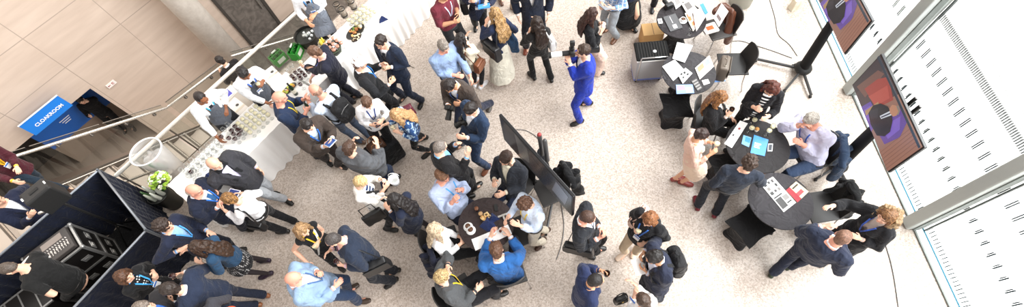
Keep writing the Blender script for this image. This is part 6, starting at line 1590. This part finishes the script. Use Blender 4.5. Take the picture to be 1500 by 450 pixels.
hold_camera(R, 1, 'black camera in the hands of the man in brown jacket', (-.2, -.8, -.3), .09)
R = P('dark haired man in blue jacket with brown shoes seen from above', (689, 160), 222, [(712, 247), (675, 212)], hands=('cup', (678, 176, 1.15)), top=('jacket', '#22334c'), bot=('trousers', '#24344e'), shoe='#6a3a22', hair=('short', '#1b1412'), hold=(False, True), build=1.08, pitch=28)
hold_camera(R, 1, 'second black camera of the man in blue jacket', (-.8, -.2, -.4), .07)
R = P('guest at the top edge with black bag and blue folder', (697, -22), -85, [(708, 64), (697, 38)], sex='f', h=1.7, hands=((716, 14, 1.1), (691, 8, 1.15)), top=('blazer', '#232a40'), shirt='#e3e8f2', lanyard='#3a6ab8', bot=('trousers', '#17171a'), hair=('bob', '#3a2a20'), hold=(True, True))
hold_flat(R, 0, 'folder', 'blue folder held by the guest at the top edge', 'folder', .20, .25, mat('folder_blue2', '#2f86c4', .5), .012, '#5aa8dc')
side_bag(R, -1, 'black shoulder bag of the guest at the top edge', '#17171a', w=.3, h=.26, z=.12, out=.26)
R = P('woman with wavy blonde hair, navy top and long cream skirt', (725, 20), 128, [(728, 118), (742, 112)], sex='f', h=1.68, hands=((708, 31, 1.35), 'side'), top=('sweater', '#202a44'), bot=('long_skirt', '#d9d4c4'), shoe='#7a1a24', hair=('wavy', '#5f432c', '#c49c66'))
side_bag(R, 1, 'large black handbag of the woman with the long cream skirt', '#17171a', w=.36, h=.28, d=.14, z=.10, fwd=-.08, out=.24, name='handbag', cat='handbag')
q = R['tp'](-.26, -.06, .02); E = empty('folded_jacket', q, 'blue jacket carried over the arm of the cream skirt woman', 'jacket')
link('fabric', remesh(G().tube([(0, 0, .15), (.02, -.02, 0), (.04, -.04, -.25)], [(.05, .03), (.09, .035), (.07, .03)], n=12), .012, (0, 0, 0), smooth=2, disp=(.02, 12, 4)), cloth('#2c4664'), E)
P('person in beige trousers cut off by the top edge', None, -60, [(733, 0), (753, 13)], top=('shirt', '#8a7a6a'), bot=('trousers', '#9a8b7b'), shoe='#5a3a2a', hair=('short', '#5a4a3a'))
R = P('woman with long black hair in black leather jacket', (786, 33), 110, [(780, 110), (806, 113)], sex='f', h=1.68, hands=((773, 43, 1.3), 'cup'), top=('leather_jacket', '#1d1b1b'), bot=('trousers', '#151516'), hair=('long', '#16100e', '#3a2a22'), lean=0)
side_bag(R, -1, 'black and white striped bag of the woman in leather jacket', '#dedcda', w=.30, h=.2, z=.02, fwd=.02, out=.24)
R = P('man in dark suit at the top edge, head out of frame', None, -92, [(771, 71), (797, 62)], hands=('hang', 'hang'), top=('jacket', '#1b2130'), shirt='#e6e4e2', bot=('trousers', '#1b1d26'), shoe='#7a3a24', hair=('short', '#3a2a20'), build=1.1)
R = P('photographer in royal blue suit aiming a long lens', (854, 75), 186, [(846, 178), (859, 151)], hands=((828, 90, 1.4), (840, 80, 1.45)), top=('jacket', '#22369c'), bot=('trousers', '#22369c'), hair=('short', '#33241a'), hold=(True, True), build=1.05, pitch=5, headyaw=180)
C_cam = np.array(at(838, 77, 1.55)); R['grip'][1] = C_cam
cE = hold_camera(R, 1, 'camera with white telephoto lens and flash of the royal blue photographer', (-1, -.02, -.02), .26, white=True); flash(cE, None)
R = P('woman with curly dark hair, black top and blush trousers', (868, 21), -2, [(876, 104), (866, 96)], sex='f', h=1.66, hands=((886, 37, 1.2), (887, 47, 1.2)), top=('blouse', '#1a1a1c'), bot=('wide', '#d9bdac'), shoe='#161414', hair=('wavy', '#2a1a14', '#4a2e24'), hold=(True, True))
side_bag(R, -1, 'black belt bag of the woman in blush trousers', '#1b1b1d', w=.26, h=.14, z=.0, out=.2)
R = P('man in blue plaid shirt and grey trousers, head out of frame', (893, -30), 215, [(901, 56), (890, 42)], hands=((893, 18, 1.1), (880, 12, 1.15)), top=('shirt', '#7ba0d0', 'plaid', '#d8e4f2'), lanyard='#3a6ac0', bot=('trousers', '#8f959b'), shoe='#6a4630', hair=('short', '#4a3a2e'), hold=(True, False))
hold_flat(R, 0, 'tablet_computer', 'grey tablet in the hand of the man in plaid shirt', 'tablet', .17, .24, mat('tablet_grey', '#7f858c', .4), .01)
P('person in navy top and wide black trousers at the top edge', (923, -46), -70, [(916, 34), (926, 40)], sex='f', h=1.7, top=('sweater', '#1a2036'), bot=('long_skirt', '#171719'), shoe='#151515', hair=('bob', '#2a1d16'))
P('person at the top edge showing only one black shoe', None, -95, [(957, 11), (975, -18)], top=('jacket', '#1b1b20'), bot=('trousers', '#17171b'), shoe='#15151a')
# --- centre table
R = P('grey haired man in black jacket standing behind the arms crossed man', (645, 216), 28, [(697, 274), (684, 288)], hands=('chest', 'cup'), top=('jacket', '#1b1a1c'), shirt='#7fb4e0', bot=('trousers', '#1c1c20'), hair=('crop', '#6a625c'), build=1.08, pitch=28)
R = P('man in lilac blue shirt with folded arms beside the centre table', (648, 258), -38, None, sit=True, pelvis=(672, 305), hands=((678, 283, .98), (670, 298, .95)), top=('shirt', '#b3c0dc'), lanyard='#4aa0e0', badge=False, bot=('trousers', '#1b2030'), hair=('short', '#6a4a34'), skin='red', build=1.12, pitch=22, h=1.85)
R = P('bearded man in dark suit seated facing the centre table', (741, 232), -128, None, sit=True, pelvis=(752, 280), hands=((735, 288, .70), (722, 271, .75)), top=('jacket', '#2a2d34'), shirt='#e3dcc6', bot=('trousers', '#222a40'), shoe='#5a3324', hair=('short', '#33221a'), beard='#33221a', build=1.08, pitch=22, h=1.85, legfwd=-.05)
R = P('brown haired person in pale blue shirt and beige trousers leaning to the table', (769, 299), 215, [(792, 356), (797, 340)], hands=('chest', 'cup'), top=('shirt', '#cfdcee'), lanyard='#e8c83a', badge=False, bot=('trousers', '#c9bfae'), shoe='#4a3226', hair=('curly', '#4a3020'), pitch=35, h=1.70, lean=-.1)
R = P('laughing blonde woman in white top seated at the centre table', (638, 336), 8, None, sit=True, pelvis=(655, 366), sex='f', hands=('low', 'belly'), top=('blouse', '#efefef'), bot=('trousers', '#161618'), hair=('long', '#a88e72', '#d8c6a8'), pitch=-10, h=1.78)
R = P('short haired fair person in grey jacket seated with a drink', (648, 405), 25, None, sit=True, pelvis=(677, 434), hands=((661, 386, 1.0), 'low'), top=('jacket', '#4c4e50'), shirt='#3a3c40', lanyard='#e8c32a', badge=False, bot=('trousers', '#1c1c20'), hair=('short', '#7a5a38', '#d8be88'), hold=(True, False), pitch=15, h=1.8, build=1.08)
hold_glass(R, 0, '#3a0d14', 'glass of red wine of the person in grey jacket', 'tumbler')
R = P('brown haired man in bright blue blazer seated at the centre table', (727, 366), 95, None, sit=True, pelvis=(745, 402), hands=((720, 340, .85), (745, 340, .80)), top=('blazer', '#2a5f9e'), bot=('trousers', '#3a3a40'), hair=('short', '#4f3422'), build=1.1, pitch=30, h=1.85)
# --- group lower right of centre
R = P('balding man in black suit with checked tie and messenger bag', (861, 319), -18, [(875, 364), (860, 372)], hands=((884, 341, 1.15), (882, 350, 1.1)), top=('jacket', '#222429'), shirt='#eef0f4', tie=('#6a6f7c', 'plaid', '#e8e8ec'), bot=('trousers', '#1b1c20'), hair=('crop', '#3f2a20'), skin='red', build=1.1, lean=.06, pitch=28, hold=(True, True))
side_bag(R, -1, 'black messenger bag of the balding man in black suit', '#141416', w=.42, h=.28, d=.10, z=.03, fwd=-.08, out=.22)
R = P('woman with brown bob in black top and blush coat behind her', (951, 322), 222, [(913, 374), (931, 367)], sex='f', h=1.68, hands=((944, 360, .95), (928, 339, 1.15)), top=('sweater', '#17171a'), lanyard='#3a6ab8', bot=('leggings', '#d9c2a4'), shoe='#d8c0aa', hair=('bob', '#5a3420', '#a06a40'), hold=(False, True), build=1.12, pitch=25)
hold_glass(R, 1, '#eadfb8', 'glass and papers in the hand of the woman with brown bob')
side_bag(R, -1, 'pale pink bag behind the woman with brown bob', '#e2c2b2', w=.34, h=.2, z=.2, fwd=-.08, out=.16)
R = P('black haired man in navy shirt holding a dark cup at the bottom', (873, 411), 10, None, hands=((886, 396, 1.15), 'hang'), top=('jacket', '#232c4c'), shirt='#2a3352', bot=('trousers', '#1d2233'), hair=('crop', '#15110f'), skin='tan', hold=(True, False), lean=.1, h=1.7, pitch=20)
hold_cup(R, 0, 'dark cup held by the black haired man in navy')
R = P('black haired man with black backpack reading papers', (958, 377), 192, [(952, 430), (962, 438)], hands=((940, 398, 1.1), (939, 372, 1.1)), top=('jacket', '#23283a'), shirt='#c9cede', bot=('trousers', '#1b1f2a'), hair=('short', '#15110f'), skin='tan', hold=(True, True), build=1.05, pitch=28)
backpack(R, 'black backpack on the man reading papers', '#18181a')
hold_flat(R, 0, 'paper', 'white papers in the left hand of the man with black backpack', 'paper', .2, .16, paper, .004, None, tiltf=.25)
R = P('guest in white top with raised hand at the bottom edge', (941, 439), 118, None, sex='f', h=1.66, hands=((930, 424, 1.25), 'cup'), top=('blouse', '#f0efee'), lanyard='#3a6ab8', badge=False, bot=('trousers', black), hair=('pony', '#3a2a20'), hold=(True, False))
handbag('black bag held beside the guest in white top at the bottom edge', at(908, 441, .8), .3, '#131314', .2, .1, .2, .06)
# --- right side
R = P('seated woman with long brown fair ended hair in black coat', (1056, 143), -28, None, sit=True, pelvis=(1044, 180), sex='f', h=1.78, hands=('low', (1072, 171, .9)), top=('coat', '#19181a'), shirt='#e8e0d8', bot=('trousers', '#161618'), hair=('long', '#3a2418', '#b07a48'), hold=(False, True), pitch=18)
hold_cup(R, 1, 'dark cup held by the seated long haired woman')
R = P('woman with long auburn hair, black fur jacket and striped top', (1131, 131), -118, [(1066, 192), (1090, 188)], sex='f', h=1.7, hands=('cup', 'chest'), top=('cardigan', '#17161a'), shirt=('#1b1b1d', 'hstripes', '#f0f0f0'), bot=('leggings', '#161618'), hair=('long', '#2a1510', '#6a3020'), pitch=40, build=1.12, lean=0)
R = P('grey haired man in lilac shirt seated with hand at his chin', (1187, 176), 196, None, sit=True, pelvis=(1187, 228), hands=((1167, 214, .85), (1173, 185, 1.12)), top=('shirt', '#cdcbe2'), lanyard='#2f5fc0', badge=False, bot=('jeans', '#33425c'), shoe='#2a2420', hair=('short', '#9c948a', '#cdc6bc'), skin='red', build=1.3, pitch=35, h=1.85)
R = P('dark haired woman with low bun in blush dress gesturing', (1028, 198), -8, [(993, 262), (1004, 267)], sex='f', h=1.66, hands=((1048, 212, 1.2), (1046, 228, 1.15)), top=('blouse', '#e3bfae'), lanyard='#e8f0f4', badge=False, bot=('skirt', '#e6cdb8'), stocking='#dca88a', shoe='#8a3a34', hair=('bun', '#2a1a16'), lean=0, skin='tan', pitch=25)
hold_glass(R, 0, '#eadfb8', 'glass held up by the woman in the blush dress')
R = P('man in dark denim shirt and wine red shoes at the newspaper table', (1097, 238), 75, [(1022, 298), (1048, 309)], hands=((1066, 262, 1.0), (1118, 264, .85)), top=('shirt', '#262c38'), bot=('trousers', '#1f2128'), shoe='#6a1622', hair=('curly', '#33241b'), lean=0, build=1.08)
R = P('crop haired man in navy suit striding towards the fur hood woman', (1234, 348), 35, [(1135, 398), (1160, 388)], hands=((1209, 330, 1.2), 'hang'), top=('jacket', '#262c3e'), bot=('trousers', '#232838'), shoe='#26301e', hair=('crop', '#6a4c3c'), skin='red', build=1.15, lean=-.1, hold=(False, False), pitch=25)
R = P('laughing woman in black coat with fur hood reaching to the left', (1299, 318), 192, None, sex='f', h=1.7, hands=((1250, 352, 1.1), (1208, 301, 1.25)), top=('coat', '#1c1c1f'), shirt='#b9aca4', lanyard='#3f5fb8', badge=False, bot=('trousers', '#1c1c20'), hair=('bob', '#5a3a26', '#9a7048'), hood='#b89a72', lean=.05, pitch=10, build=1.08)
# fork of cutlery dropped on the floor near the bar
E = empty('spoon', at(601, 97, .004), 'dark spoon lying on the floor beside the navy suit man', 'spoon', rz=-.6)
G().tube([(0, 0, .004), (.11, 0, .004)], [(.004, .003)]*2, side=(0, 1, 0), n=6).build('handle', blackp, E, smooth=True); G().ball((-.02, 0, .005), (.03, .02, .005)).build('bowl', blackp, E, smooth=True)

# ------------------------------------------------------------------ light
W = bpy.data.worlds.new('world'); SC.world = W; W.use_nodes = True
bg = W.node_tree.nodes['Background']; bg.inputs[0].default_value = lin('#fffaf5'); bg.inputs[1].default_value = 1.04
sun = bpy.data.lights.new('sun', 'SUN'); sun.energy = 1.15; sun.angle = math.radians(35); sun.color = lin('#fff6ea')[:3]
so = bpy.data.objects.new('sun', sun); COL.objects.link(so); so.rotation_euler = Vector((.75, .25, 1)).to_track_quat('Z', 'Y').to_euler()
# daylight of the tall glazed facade, above the part the camera looks at
l = bpy.data.lights.new('facade_daylight', 'AREA'); l.shape = 'RECTANGLE'; l.size = 18; l.size_y = 5; l.energy = 3700; l.color = lin('#fbfcff')[:3]
o = bpy.data.objects.new('facade_daylight', l); COL.objects.link(o); o.location = (6.3, 4, 6.8); o.rotation_euler = Vector((1, 0, .55)).to_track_quat('Z', 'Y').to_euler()
l2 = bpy.data.lights.new('foyer_fill', 'AREA'); l2.shape = 'RECTANGLE'; l2.size = 7; l2.size_y = 2; l2.energy = 280; l2.color = lin('#fffaf3')[:3]  # added fill light out of view, brightens the lower foyer and its wall
o2 = bpy.data.objects.new('foyer_fill', l2); COL.objects.link(o2); o2.location = Vector(un(-1, 10.6, 5.6)); o2.rotation_euler = Vector((.1, -.15, 1)).to_track_quat('Z', 'Y').to_euler()
SC.collection.children.link(COL)
SC.view_settings.view_transform = 'Standard'; SC.view_settings.look = 'None'; SC.view_settings.gamma = 1; SC.view_settings.use_curve_mapping = False
SC.view_settings.exposure = 0.0
